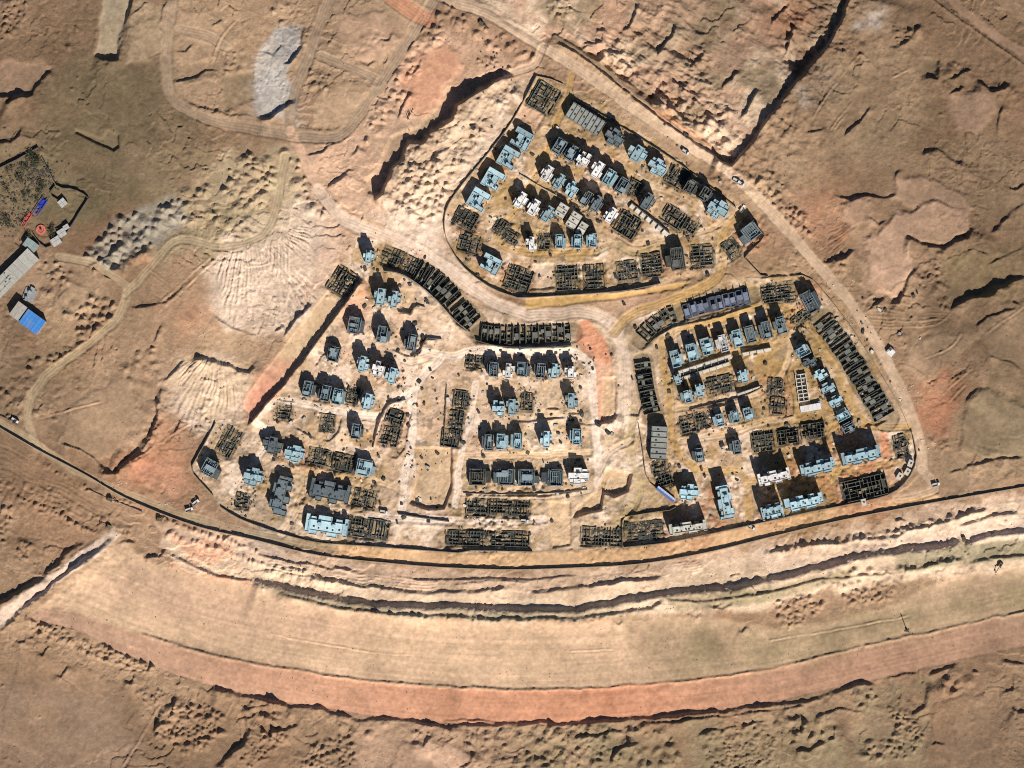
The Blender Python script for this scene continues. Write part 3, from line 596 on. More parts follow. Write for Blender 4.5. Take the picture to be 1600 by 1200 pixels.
# roads and lanes
LANE = np.array([.76, .645, .55], np.float32)
TR = np.array([.53, .40, .285], np.float32)
for p, wd, c, k, z in [
    ([(660, -30), (690, -4), (760, 20), (845, 72), (900, 105), (1000, 176), (1060, 216), (1140, 270), (1185, 312), (1230, 360), (1300, 440), (1340, 490), (1382, 560), (1416, 630), (1436, 690), (1442, 735)], 17, TR, .92, 1),
    ([(60, 702), (44, 650), (70, 590), (150, 530), (188, 490), (196, 450), (150, 415), (92, 400)], 13, np.array([.37, .30, .195], np.float32), .65, 1),
    ([(195, 462), (250, 402), (282, 376), (350, 386), (410, 366), (432, 320), (446, 245)], 12, np.array([.37, .30, .195], np.float32) * .92, .65, 1),
    ([(0, 660), (50, 690), (130, 742), (250, 793), (330, 818), (420, 840), (530, 858)], 13, np.array([.37, .30, .195], np.float32) * 1.0, .75, 1),
    ([(272, -20), (262, 60), (261, 120), (276, 160), (330, 188), (420, 206), (510, 216), (545, 200), (595, 130), (640, 60), (692, -20)], 17, TR * .56, .9, 1),
    ([(520, -20), (480, 95), (456, 160), (452, 205)], 17, TR * .56, .9, 1), ([(500, 88), (545, 105), (590, 126)], 13, TR * .56, .9, 1),
    ([(280, 45), (320, 55), (355, 75)], 14, TR * .68, .7, 1), ([(590, -20), (640, 15), (670, 30)], 22, RED * 1.05, .6, 1),
    ([(454, 205), (470, 240), (490, 280), (502, 302)], 15, PINK * .95, .7, 1),
    ([(498, 298), (540, 345), (620, 378), (690, 416), (760, 468), (830, 492), (905, 488), (955, 505), (975, 560), (975, 640)], 19, PW * .9, .8, 1),
    ([(960, 520), (990, 490), (1060, 465), (1118, 436), (1128, 395), (1132, 365), (1160, 330)], 15, OCHRE * 1.15, .75, 1),
    ([(848, 72), (835, 100), (790, 118), (745, 180), (700, 225), (640, 250)], 12, TR * 1.02, .7, 1),
    ([(893, 118), (885, 160), (868, 195), (850, 250), (820, 305), (800, 335), (775, 365), (795, 390), (840, 396), (930, 394)], 12, OCHRE * 1.08, .75, 1),
    ([(850, 205), (900, 222), (960, 258), (1010, 288), (1060, 305), (1120, 352)], 12, SAND, .7, 1),
    ([(840, 268), (900, 302), (945, 345), (990, 380), (1050, 368), (1110, 358), (1150, 330)], 10, SAND * .98, .75, 1),
    ([(930, 394), (960, 382), (1000, 396), (1060, 372)], 11, GREEN * 1.6, .6, 1),
    ([(640, 545), (700, 558), (740, 548), (830, 548), (905, 555), (925, 590), (930, 660), (935, 720), (935, 760)], 13, LANE, .8, 1),
    ([(690, 560), (648, 610), (645, 680), (632, 760), (628, 808)], 13, LANE, .8, 1),
    ([(395, 650), (440, 628), (480, 632), (540, 645), (600, 650), (640, 612)], 12, LANE, .8, 1), ([(745, 600), (735, 650), (722, 700), (712, 790)], 11, LANE, .8, 1),
    ([(470, 735), (466, 790), (440, 835)], 13, PALE * .95, .8, 1), ([(470, 797), (560, 805), (640, 812), (740, 815), (850, 812)], 12, LANE, .8, 1),
    ([(365, 770), (400, 720), (420, 680), (400, 660)], 11, LANE, .7, 1), ([(440, 735), (520, 742), (600, 756), (630, 770)], 11, SAND * 1.05, .6, 1), ([(725, 715), (830, 712), (920, 708)], 11, SAND * 1.1, .7, 1),
    ([(720, 770), (830, 775), (920, 768)], 9, PALE, .7, 1), ([(580, 500), (630, 560), (680, 555)], 14, PALE, .6, 1),
    ([(1038, 580), (1036, 545), (1060, 518), (1120, 500), (1200, 478), (1240, 486), (1275, 525), (1312, 585), (1350, 660), (1420, 668)], 11, OCHRE * 1.08, .85, 1),
    ([(1040, 580), (1046, 620), (1050, 680), (1068, 716), (1100, 736), (1155, 738), (1168, 770), (1172, 825)], 12, OCHRE * 1.12, .8, 1),
    ([(1055, 640), (1120, 630), (1190, 612), (1225, 580), (1240, 520)], 10, SAND * .98, .75, 1), ([(1170, 752), (1260, 745), (1360, 730), (1400, 722)], 11, OCHRE * 1.0, .85, 1), ([(1170, 552), (1140, 570)], 8, OCHRE, .6, 1),
    ([(1290, 690), (1310, 665), (1330, 690), (1300, 700)], 14, OCHRE * 1.05, .7, 1), ([(1065, 690), (1130, 680), (1190, 660), (1240, 655)], 11, SAND * .98, .7, 1), ([(1300, 730), (1300, 780)], 15, OCHRE * .98, .7, 1),
    ([(990, 640), (985, 700), (1000, 760), (985, 800), (960, 830)], 12, GREEN * 1.75, .6, 1), ([(935, 740), (950, 710), (985, 690)], 10, PALE, .6, 1), ([(1440, 735), (1460, 765), (1400, 782)], 14, TR, .7, 1)]:
    road(p, wd, c, k, zone=z)
# graded strip between the two south walls
STRIP = [(530, 853), (620, 858), (725, 868), (830, 865), (975, 859), (1100, 840), (1165, 825), (1260, 804), (1340, 790), (1460, 772), (1470, 779), (1400, 793), (1300, 813), (1200, 836), (1100, 861), (1000, 878), (900, 884), (800, 887), (700, 884), (620, 878), (520, 866)]
sink(STRIP, -.2, 4, .15, np.array([.60, .395, .225], np.float32), .9, .1)
stain([(620, 862), (730, 872), (900, 866), (900, 882), (700, 882)], SAND * 1.05, .5, 8)
# red and orange fills
sink([(512, 455), (532, 480), (500, 520), (470, 562), (432, 615), (398, 655), (380, 640), (385, 620), (430, 560), (470, 508)], -1.0, 4, .15, SAND * 1.05, .9, .05)
stain([(432, 560), (466, 560), (432, 612), (396, 656), (380, 640), (385, 620)], A3(.56, .265, .185), .95, 22, .8)
sink([(905, 502), (920, 500), (945, 530), (955, 560), (955, 640), (950, 660), (934, 660), (934, 600), (928, 560), (896, 533)], -.5, 4, .2, RED * 1.28, .85, .08)
stain([(925, 565), (955, 562), (955, 640), (950, 660), (934, 660)], PINK * 1.02, .7, 14)
scarp([(385, 667), (440, 606), (470, 568), (500, 528), (540, 474), (568, 436)], 5.5, 2.5, 12, .35, .2)
scarp([(440, 530), (465, 498), (490, 472)], 2.6, 4, 8, .4)
scarp([(425, 520), (440, 515), (440, 505)], 1.5, 4, 8)
# excavated house plots, left as bare sand
for P_, dh, c in [([(832, 414), (866, 411), (868, 450), (828, 453)], -1.5, PALE), ([(858, 782), (892, 784), (892, 852), (864, 856), (858, 810)], -1.6, SAND * 1.12), ([(648, 700), (705, 700), (706, 760), (694, 795), (668, 796), (640, 786), (652, 740)], -3.6, SAND * .86),
                  ([(948, 730), (986, 740), (978, 768), (962, 776), (944, 770), (941, 797), (896, 808), (900, 795), (930, 770)], -3.0, SAND * 1.0), ([(942, 590), (962, 590), (962, 655), (938, 660)], -2.0, SAND), ([(1373, 676), (1386, 676), (1394, 714), (1380, 717)], -.6, RED * 1.2),
                  ([(620, 448), (650, 455), (645, 490), (628, 487)], -.8, SAND), ([(818, 146), (852, 178), (836, 205), (805, 190)], -1.0, PINK * 1.05), ([(822, 466), (960, 458), (1000, 454), (1080, 440), (1060, 452), (960, 468), (822, 484)], -.8, OCHRE * 1.35)]:
    sink(P_, dh, 4, .25, c, .85, .15)
for p, h, dcy in [([(595, 426), (615, 424), (640, 434), (664, 450), (690, 475), (715, 505), (738, 522)], 2.2, 10), ([(742, 533), (800, 543), (896, 542)], 3.0, 10), ([(622, 488), (642, 492), (650, 475)], 1.6, 10), ([(640, 560), (656, 552), (666, 530), (690, 530)], 2.6, 14),
                  ([(610, 545), (630, 556), (648, 560)], 1.5, 10), ([(490, 578), (502, 558), (512, 550)], 1.8, 8), ([(582, 700), (592, 660), (608, 630), (635, 624)], 1.4, 8), ([(606, 712), (620, 716), (632, 700), (644, 640)], 1.8, 9), ([(430, 625), (460, 628), (468, 640)], 1.4, 8),
                  ([(500, 688), (515, 690), (530, 675), (536, 650)], 1.8, 9), ([(455, 665), (480, 678), (500, 690)], 1.8, 10), ([(694, 690), (696, 640), (697, 602)], 1.0, 8), ([(722, 772), (770, 776), (850, 774), (918, 765)], 1.8, 8), ([(880, 648), (905, 648), (912, 635)], 2.0, 9),
                  ([(800, 660), (850, 658), (890, 652)], 1.4, 8), ([(850, 640), (880, 640)], 1.2, 8), ([(895, 806), (940, 797), (944, 772), (960, 778), (980, 768), (990, 735)], 2.4, 10), ([(890, 660), (915, 664), (968, 658)], 1.4, 10), ([(935, 660), (955, 660), (968, 645)], 2.4, 10),
                  ([(980, 650), (998, 648), (1005, 630)], 2.0, 10), ([(1080, 640), (1130, 632), (1190, 606)], 1.2, 8), ([(1345, 667), (1370, 665), (1390, 655)], 1.6, 8), ([(1216, 655), (1240, 650), (1238, 615), (1225, 575)], 1.4, 8), ([(1440, 740), (1420, 760), (1400, 772)], 1.8, 10),
                  ([(1180, 435), (1240, 430), (1275, 455)], 1.5, 14), ([(1000, 548), (1020, 530), (1050, 512), (1110, 498), (1178, 478)], 2.0, 8), ([(945, 458), (1000, 452), (1035, 442)], 1.2, 7)]:
    scarp(p, h, 3, dcy, 0.3)

# old wheel lines and scratches on the plains
for p in [[(1258, 206), (1290, 150), (1342, 84)], [(1294, 206), (1334, 156)], [(1220, 186), (1255, 207)], [(1352, 509), (1400, 512), (1462, 507), (1486, 488)], [(1360, 500), (1420, 503), (1470, 497)],
          [(1325, 175), (1300, 205)], [(1390, 122), (1418, 110)], [(1440, 560), (1480, 545), (1500, 520)], [(1470, 620), (1500, 590), (1520, 572)], [(1480, 630), (1508, 600)], [(1540, 520), (1600, 478)], [(250, 1100), (215, 1160), (190, 1200)],
          [(60, 900), (100, 880)], [(345, 1130), (365, 1095)], [(480, 1130), (505, 1120)], [(1200, 1000), (1300, 985), (1420, 962)], [(420, 990), (520, 1010), (640, 1025)], [(880, 1018), (960, 1015)], [(340, 380), (350, 420), (345, 450)], [(385, 375), (395, 440)],
          [(415, 385), (425, 450)], [(450, 380), (452, 440)], [(230, 420), (270, 445)], [(236, 430), (280, 460)], [(240, 480), (285, 440), (330, 400)], [(246, 488), (292, 446), (340, 402)], [(330, 100), (345, 60), (370, 30)], [(205, 720), (300, 660)], [(55, 655), (110, 640), (160, 628)]]:
    ridge(smooth_pts(p), .55, 1.5, .25, .5)
    ridge(smooth_pts([(x + 3.2, y + 1.5) for x, y in p]), -.4, 1.5, .25, .5)

# ------------------------------------------------------------------ what stands on the site
# style: w white roof, b pale blue roof, g grey blue roof, d dark roof, c cream concrete
# kinds: villa, frame (unfinished villa), found (roofless foundation walls), shell (terrace house shell), court, block, cross, slab
# row: phrase, end the counting starts from, tilt in the picture in degrees, default kind, default size (px), [(x, y, style, {over-rides})]
ROWS = [
 ('straight north-east wall row', 'upper left', 32, 'cross', (30, 25), [
     (915, 187, 't', dict(kind='slab', w=60, l=26)), (960, 216, 'g', {}), (995, 241, 'b', {}), (1027, 262, 'b', {}), (1057, 277, 'd', dict(kind='found', w=30, l=28)),
     (1080, 293, 'd', dict(kind='frame', w=18, l=20)), (1102, 305, 'd', dict(kind='frame', w=16, l=20)), (1121, 328, 'b', dict(w=28, l=27))]),
 ('second row below north-east wall', 'upper left', 32, 'villa', (17, 23), [
     (872, 229, 'g', dict(kind='frame', w=19)), (893, 240, 'g', dict(kind='frame')), (911, 251, 'w', {}), (933, 266, 'w', {}), (953, 279, 'b', dict(kind='frame')), (973, 292, 'g', dict(kind='frame')),
     (991, 294, 'd', dict(kind='found', w=18, l=22)), (1012, 316, 'g', {})]),
 ('row above upper red lane', 'upper left', 32, 'villa', (16, 22), [
     (855, 272, 'w', {}), (874, 285, 'b', {}), (893, 297, 'b', {}), (914, 310, 'g', dict(kind='frame')), (932, 319, 'g', {}), (954, 337, 'w', {}), (979, 351, 'd', dict(kind='found', w=36, l=32))]),
 ('row at upper lane bend', 'upper left', 32, 'villa', (16, 23), [
     (814, 314, 'w', {}), (834, 325, 'w', {}), (856, 336, 'b', {}), (877, 330, 'c', dict(kind='slab', w=17, l=22)), (896, 345, 'c', dict(kind='slab', w=17, l=26)), (909, 358, 'c', dict(kind='slab', w=13, l=20))]),
 ('bottom row of upper cluster', 'left', 3, 'villa', (15, 20), [
     (830, 382, 'w', {}), (851, 377, 'd', dict(kind='found', w=17, l=23)), (876, 378, 'b', dict(kind='frame')), (901, 378, 'b', dict(kind='frame')), (924, 376, 'b', dict(kind='frame'))]),
 ('row inside upper curved wall', 'top', 30, 'court', (29, 31), [
     (849, 152, 'd', dict(kind='found', w=38, l=42)), (815, 218, 'b', {}), (795, 248, 'b', {}), (771, 281, 'b', {}), (748, 313, 'b', {}), (727, 342, 'd', dict(kind='found', w=34, l=26)), (733, 380, 'd', dict(kind='found', w=30, l=26, a=15)),
     (767, 413, 'b', dict(a=28, w=30, l=27))]),
 ('pair beside the tight lane bend', 'left', 32, 'found', (20, 20), [(783, 354, 'd', {}), (799, 369, 'd', dict(l=16))]),
 ('line along lower upper-cluster wall', 'left', -4, 'found', (33, 36), [
     (810, 436, 'd', dict(a=20, w=38, l=34)), (886, 434, 'd', {}), (928, 432, 'd', dict(w=31)), (980, 425, 'd', dict(w=30, l=34, a=-8)), (1018, 414, 'd', dict(w=30, l=34, a=-8)), (1054, 405, 'd', dict(kind='frame', w=30, l=36, a=-8)), (1096, 399, 'd', dict(w=34, l=32, a=-5))]),
 ('pair on upper pink ground', 'left', 32, 'found', (36, 26), [(1053, 339, 'd', {}), (1079, 354, 'd', dict(w=18, l=16))]),
 ('corner plot at north-east road', 'left', -37, 'frame', (32, 22), [(1143, 388, 'd', dict(kind='found', w=22, l=28)), (1169, 365, 'g', dict(w=34, l=24))]),
 # west cluster
 ('upper edge of west cluster', 'left', 6, 'frame', (15, 18), [(535, 440, 'd', dict(kind='found', w=34, l=38, a=33)), (577, 402, 'b', dict(kind='villa')), (612, 402, 'd', dict(kind='found', w=30, l=28, a=22)), (641, 414, 'd', dict(kind='found', w=26, l=24, a=26))]),
 ('pair nearest curved trench', 'left', 8, 'villa', (17, 23), [(595, 464, 'b', {}), (617, 468, 'b', {})]),
 ('loose line below curved trench', 'left', 10, 'frame', (18, 24), [(557, 509, 'g', dict(w=22)), (600, 523, 'g', {}), (642, 535, 'g', {})]),
 ('row beside long orange strip', 'left', 14, 'villa', (17, 22), [(522, 553, 'g', dict(kind='frame')), (568, 569, 'b', {}), (592, 577, 'w', {}), (613, 587, 'b', {})]),
 ('row above pale west lane', 'left', 12, 'villa', (17, 23), [(484, 608, 'g', dict(kind='frame')), (508, 614, 'g', dict(kind='frame')), (530, 620, 'b', dict(kind='frame')), (551, 618, 'd', dict(kind='found', w=18, l=24)), (576, 628, 'b', {})]),
 ('houses below pale west lane', 'left', 8, 'found', (20, 22), [(444, 643, 'd', {}), (511, 660, 'd', dict(w=20, l=24)), (559, 674, 'g', dict(kind='frame', w=16)), (616, 653, 'd', dict(w=26, l=24, a=18)), (608, 682, 'd', dict(w=28, l=26, a=14))]),
 ('long middle row of west cluster', 'left', 12, 'cross', (28, 22), [(427, 696, 'g', dict(w=32, l=26, h=7)), (461, 709, 'b', dict(w=31, l=26, h=7)), (499, 714, 'd', dict(kind='found', w=34, l=24)), (536, 723, 'd', dict(kind='found', w=32, l=24)), (572, 731, 'b', dict(kind='frame', w=30, l=26, h=7.5))]),
 ('western corner by dark wall', 'top', 12, 'cross', (26, 26), [(357, 690, 'd', dict(kind='found', w=24, l=44, a=28)), (332, 732, 'g', dict(kind='frame', w=30, l=26, a=28)), (397, 745, 'b', {}), (378, 782, 'd', dict(kind='found', w=18, l=22, a=8)), (440, 774, 'g', dict(kind='block', w=60, l=29, a=-76, h=6.5))]),
 ('row under west middle row', 'left', 12, 'block', (58, 24), [(516, 769, 'g', dict(w=62, l=33, h=5.5)), (570, 778, 'd', dict(kind='found', w=32, l=26))]),
 ('southern row of west cluster', 'left', 9, 'block', (62, 24), [(511, 822, 'b', dict(w=66, l=31, h=6)), (575, 826, 'd', dict(kind='found', w=60, l=28))]),
 # centre cluster
 ('column on central lane', 'top', 8, 'found', (22, 26), [(720, 626, 'd', {}), (713, 657, 'd', {}), (704, 684, 'd', dict(w=26, l=26))]),
 ('top row of centre cluster', 'left', 4, 'villa', (16, 21), [(741, 566, 'd', dict(kind='found', w=24, l=20)), (770, 577, 'g', dict(kind='frame')), (795, 580, 'w', {}), (818, 577, 'g', dict(kind='frame', w=18)), (843, 579, 'g', dict(kind='frame')), (866, 580, 'b', {}), (891, 582, 'w', dict(l=17))]),
 ('second row of centre cluster', 'left', 2, 'villa', (17, 22), [(779, 638, 'b', {}), (801, 636, 'b', {}), (823, 628, 'd', dict(kind='found', w=18, l=26)), (893, 627, 'b', {})]),
 ('third row of centre cluster', 'left', 2, 'villa', (16, 23), [(762, 691, 'g', dict(kind='frame')), (785, 690, 'b', dict(kind='frame')), (807, 689, 'b', dict(kind='frame')), (853, 686, 'b', {}), (899, 682, 'b', dict(kind='frame'))]),
 ('fourth row of centre cluster', 'left', 1, 'frame', (34, 26), [(750, 745, 'd', dict(h=6.5)), (788, 745, 'g', dict(h=6.5)), (826, 746, 'g', dict(h=6.5)), (863, 746, 'g', dict(h=6.5)), (904, 744, 'w', dict(kind='cross', w=28, l=24))]),
 ('fifth row of centre cluster', 'left', 2, 'found', (33, 26), [(745, 793, 'd', {}), (795, 794, 'd', dict(w=62, l=24))]),
 ('bottom row at south wall', 'left', 2, 'found', (62, 22), [(729, 841, 'd', dict(w=60)), (795, 842, 'd', dict(w=60)), (940, 838, 'd', dict(l=26)), (1006, 829, 'd', dict(w=56, l=28, a=-5, tall=1)), (1074, 824, 'c', dict(kind='block', w=58, l=18, a=-8))]),
 # east cluster
 ('west column of east cluster', 'top', 3, 'slab', (25, 52), [(1029, 692, 't', {}), (1034, 739, 'd', dict(kind='found', w=24, l=38, a=-18)), (1076, 769, 'b', dict(kind='cross', w=30, l=26, a=4)), (1132, 784, 'b', dict(kind='block', w=52, l=22, a=80))]),
 ('arc row of east cluster', 'left', -15, 'frame', (17, 25), [(1057, 560, 'b', {}), (1082, 550, 'b', {}), (1104, 541, 'b', {}), (1127, 537, 'w', {}), (1150, 529, 'b', {}), (1173, 522, 'g', {}), (1195, 516, 'g', {}), (1217, 509, 'g', {})]),
 ('row below white garden strips', 'left', -14, 'villa', (16, 18), [(1058, 593, 'b', dict(w=10, l=14)), (1072, 620, 'b', dict(kind='frame')), (1092, 610, 'b', {}), (1125, 601, 'd', dict(kind='found', w=42, l=24)), (1160, 588, 'b', {})]),
 ('middle row of east cluster', 'left', -14, 'villa', (15, 18), [(1075, 663, 'd', dict(kind='found', w=22, l=24)), (1097, 655, 'd', dict(kind='found', w=18, l=24)), (1122, 657, 'b', dict(kind='frame')), (1146, 651, 'b', dict(kind='frame')), (1169, 646, 'b', dict(kind='frame'))]),
 ('loose lower row of east cluster', 'left', -8, 'frame', (16, 20), [(1090, 711, 'g', {}), (1148, 699, 'g', {}), (1192, 689, 'd', dict(kind='found', w=32, l=30)), (1232, 682, 'd', dict(kind='found', w=32, l=22, tall=3)), (1270, 673, 'd', dict(kind='found', w=34, l=24, tall=3))]),
 ('walled oval plot in east cluster', 'top', 4, 'found', (22, 26), [(1211, 605, 'd', dict(l=28)), (1215, 634, 'd', dict(w=22, l=24))]),
 ('slanting row inside east lane', 'top', 62, 'villa', (15, 19), [(1252, 547, 'b', dict(kind='frame', w=18, l=20)), (1264, 566, 'g', {}), (1280, 586, 'b', {}), (1292, 606, 'b', {}), (1304, 627, 'b', {}), (1315, 648, 'b', dict(kind='frame')), (1325, 668, 'g', dict(kind='frame'))]),
 ('east cluster corner by ring road', 'left', -8, 'found', (38, 28), [(1217, 456, 'd', dict(w=52)), (1266, 471, 'g', dict(kind='frame', w=22, l=32, a=-28)), (1252, 495, 'd', dict(kind='found', w=14, l=26, a=52))]),
 ('upper row in south-east corner', 'left', -13, 'block', (58, 22), [(1208, 745, 'w', dict(w=50, l=20)), (1276, 730, 'b', dict(w=54)), (1343, 712, 'b', dict(w=60)), (1407, 696, 'd', dict(kind='found', w=18, l=32))]),
 ('lower row in south-east corner', 'left', -13, 'block', (58, 22), [(1205, 798, 'b', dict(w=34, l=22)), (1254, 784, 'b', dict(w=60)), (1350, 762, 'd', dict(kind='found', w=66, l=30, tall=4))]),
]
# rows of narrow terrace houses: polyline, unit pitch px, depth px, height m, style, phrase, end
TERR_ROWS = [
 ([(655, 424), (680, 440), (705, 466), (725, 490), (742, 508)], 9.2, 34, 3.2, 'd', 'curved terrace along the access road', 'upper left'),
 ([(752, 521), (800, 524), (893, 520)], 10.0, 28, 3.2, 'd', 'straight terrace above the black trench', 'left'),
 ([(1003, 528), (1022, 508), (1046, 494), (1062, 489)], 11.0, 27, 2.6, 'd', 'dark bend of the east cluster terrace', 'left'),
 ([(1068, 488), (1110, 476), (1175, 461)], 10.6, 24, 5.2, 'v', 'violet-grey terrace at the top of the east cluster', 'left'),
 ([(1004, 566), (1010, 606), (1020, 648)], 9.0, 27, 3.0, 'd', 'upright terrace beside the ochre lane', 'top'),
 ([(1284, 500), (1320, 548), (1350, 596), (1384, 654)], 8.6, 35, 2.2, 'd', 'long slanting terrace along the ring road', 'top'),
]
RNG2 = random.Random(5)
FOUNDS = []
for row in ROWS:
    for e in row[5]:
        o = e[3]
        kind = o.get('kind', row[3]); wd = o.get('w', row[4][0]); ln = o.get('l', row[4][1]); a = o.get('a', row[2])
        if kind == 'found':
            FOUNDS.append((e[0], e[1], wd, ln, a))
def rect_pts(x, y, w_, l_, a, pad=0):
    c, s = math.cos(math.radians(a)), math.sin(math.radians(a))
    return [(x + u * c - v * s, y + u * s + v * c) for u, v in
            ((-w_ / 2 - pad, -l_ / 2 - pad), (w_ / 2 + pad, -l_ / 2 - pad), (w_ / 2 + pad, l_ / 2 + pad), (-w_ / 2 - pad, l_ / 2 + pad))]
DIRT = np.array([.17, .135, .08], np.float32)
for row in ROWS:
    for e in row[5]:
        o = e[3]
        rr_ = max(o.get('w', row[4][0]), o.get('l', row[4][1]))
        k_ = .62 if (e[0] > 1030 or e[1] < 460) else .42
        w = window([(e[0], e[1])], rr_ * 1.5)
        d = np.hypot(PX[w] + WAX[w] * 1.6 - e[0], PY[w] + WAY[w] * 1.6 - e[1]) / rr_
        m = (1 - sstep(.45, 1.15, d)) * np.clip(.45 + 1.1 * FINE[w] + .8 * MED[w], 0, 1)
        paint(w, m, OCHRE * .55 if RNG2.random() < .7 else RED * .7, k_)
        H[w] += .6 * (1 - sstep(.5, 1.2, d)) * FINE[w]
        for _ in range(5):
            an_ = RNG2.uniform(0, 6.28); q_ = rr_ * RNG2.uniform(.55, .95)
            hx, hy = e[0] + q_ * math.cos(an_), e[1] + q_ * math.sin(an_)
            rs_ = RNG2.uniform(2.2, 4.5)
            w2 = window([(hx, hy)], 8)
            dd = np.hypot(PX[w2] + WAX[w2] * .4 - hx, PY[w2] + WAY[w2] * .4 - hy) / rs_
            H[w2] += rs_ * .28 * np.clip(1 - dd, 0, 1)
for x, y, w_, l_, a in FOUNDS:
    sink(rect_pts(x, y, w_, l_, a, 3), -1.0, 4, .3, DIRT, .6, .2)
for pts, pitch, dep, hh, st, ph, en in TERR_ROWS:
    w = window(pts, dep)
    d, s_, a, L = dist_line(PX[w] + WAX[w] * .3, PY[w] + WAY[w] * .3, pts)
    m = 1 - sstep(dep * .5 + 1, dep * .5 + 5, d)
    H[w] -= .9 * m
    paint(w, m, DIRT, .6)

# ------------------------------------------------------------------ ground meshes
H = H + TERR * ROUGH + SP * np.clip(ROUGH * 1.1, 0, 1) + .035 * fbm(5, 611, 2)
blurred = H
COL *= (1 + .10 * FINE + .12 * fbm(60, 641, 4) + .08 * fbm(5, 651, 2))[..., None]
COL *= np.array([1.04, 1.0, .99], np.float32)
COL[:] = np.clip(COL, .03, .8)

def ground_z(px, py):
    i = (px - fx[0]) / STEP; j = (py - fy[0]) / STEP
    i = min(max(i, 0), NX - 2); j = min(max(j, 0), NY - 2)
    a, b = int(i), int(j); u, v = i - a, j - b
    return float((H[b, a] * (1 - u) + H[b, a + 1] * u) * (1 - v) + (H[b + 1, a] * (1 - u) + H[b + 1, a + 1] * u) * v)

def z_low(px, py, r):
    return min(ground_z(px + dx, py + dy) for dx in (-r, 0, r) for dy in (-r, 0, r))
def z_mid(px, py, r):
    return sorted(ground_z(px + dx, py + dy) for dx in (-r, 0, r) for dy in (-r, 0, r))[4]

# outer, coarser rim so that the land runs on past the frame
ext = np.cumsum(6 * 1.22 ** np.arange(26))
gx = np.concatenate([fx[0] - ext[::-1], fx, fx[-1] + ext]); gy = np.concatenate([fy[0] - ext[::-1], fy, fy[-1] + ext])
E = len(ext)
ci = np.clip(np.arange(len(gx)) - E, 0, NX - 1); cj = np.clip(np.arange(len(gy)) - E, 0, NY - 1)
def out_d(n, N): 
    k = np.arange(n)
    return np.maximum(np.maximum(E - k, k - (E + N - 1)), 0)
far = np.maximum(out_d(len(gy), NY)[:, None], out_d(len(gx), NX)[None, :]).astype(np.float32)
fade = np.exp(-far / 8.0)
GH = H[np.ix_(cj, ci)] * fade
mean_c = COL.reshape(-1, 3).mean(0)
GC = COL[np.ix_(cj, ci)] * fade[..., None] + mean_c * (1 - fade[..., None])
GZ = ZONE[np.ix_(cj, ci)]
ny, nx = GH.shape
XX, YY = np.meshgrid((gx - 800) * S, (600 - gy) * S)
VERT = np.stack([XX, YY, GH], -1).reshape(-1, 3).astype(np.float32)
RG = np.clip(.22 + .78 * ROUGH + .5 * (ZONE == 3) * (1 - ROADS_M), .2, 1)
VC = np.concatenate([GC, RG[np.ix_(cj, ci)][..., None]], -1).reshape(-1, 4).astype(np.float32)
idx = np.arange(ny * nx).reshape(ny, nx)
Q = np.stack([idx[1:, :-1], idx[1:, 1:], idx[:-1, 1:], idx[:-1, :-1]], -1).reshape(-1, 4)
FZ = GZ[:-1, :-1].reshape(-1)

def grid_mesh(name, faces):
    used, inv = np.unique(faces, return_inverse=True)
    me = bpy.data.meshes.new(name)
    me.vertices.add(len(used)); me.vertices.foreach_set('co', VERT[used].ravel())
    nf = len(faces)
    me.loops.add(nf * 4); me.loops.foreach_set('vertex_index', inv.reshape(-1).astype(np.int32))
    me.polygons.add(nf); me.polygons.foreach_set('loop_start', np.arange(0, nf * 4, 4, dtype=np.int32))
    me.update(calc_edges=True)
    me.polygons.foreach_set('use_smooth', np.ones(nf, bool))
    at = me.attributes.new('soil', 'FLOAT_COLOR', 'POINT')
    at.data.foreach_set('color', VC[used].ravel())
    return me

def nodes(m):
    m.use_nodes = True
    nt = m.node_tree
    return nt, nt.nodes, nt.links, nt.nodes['Principled BSDF']

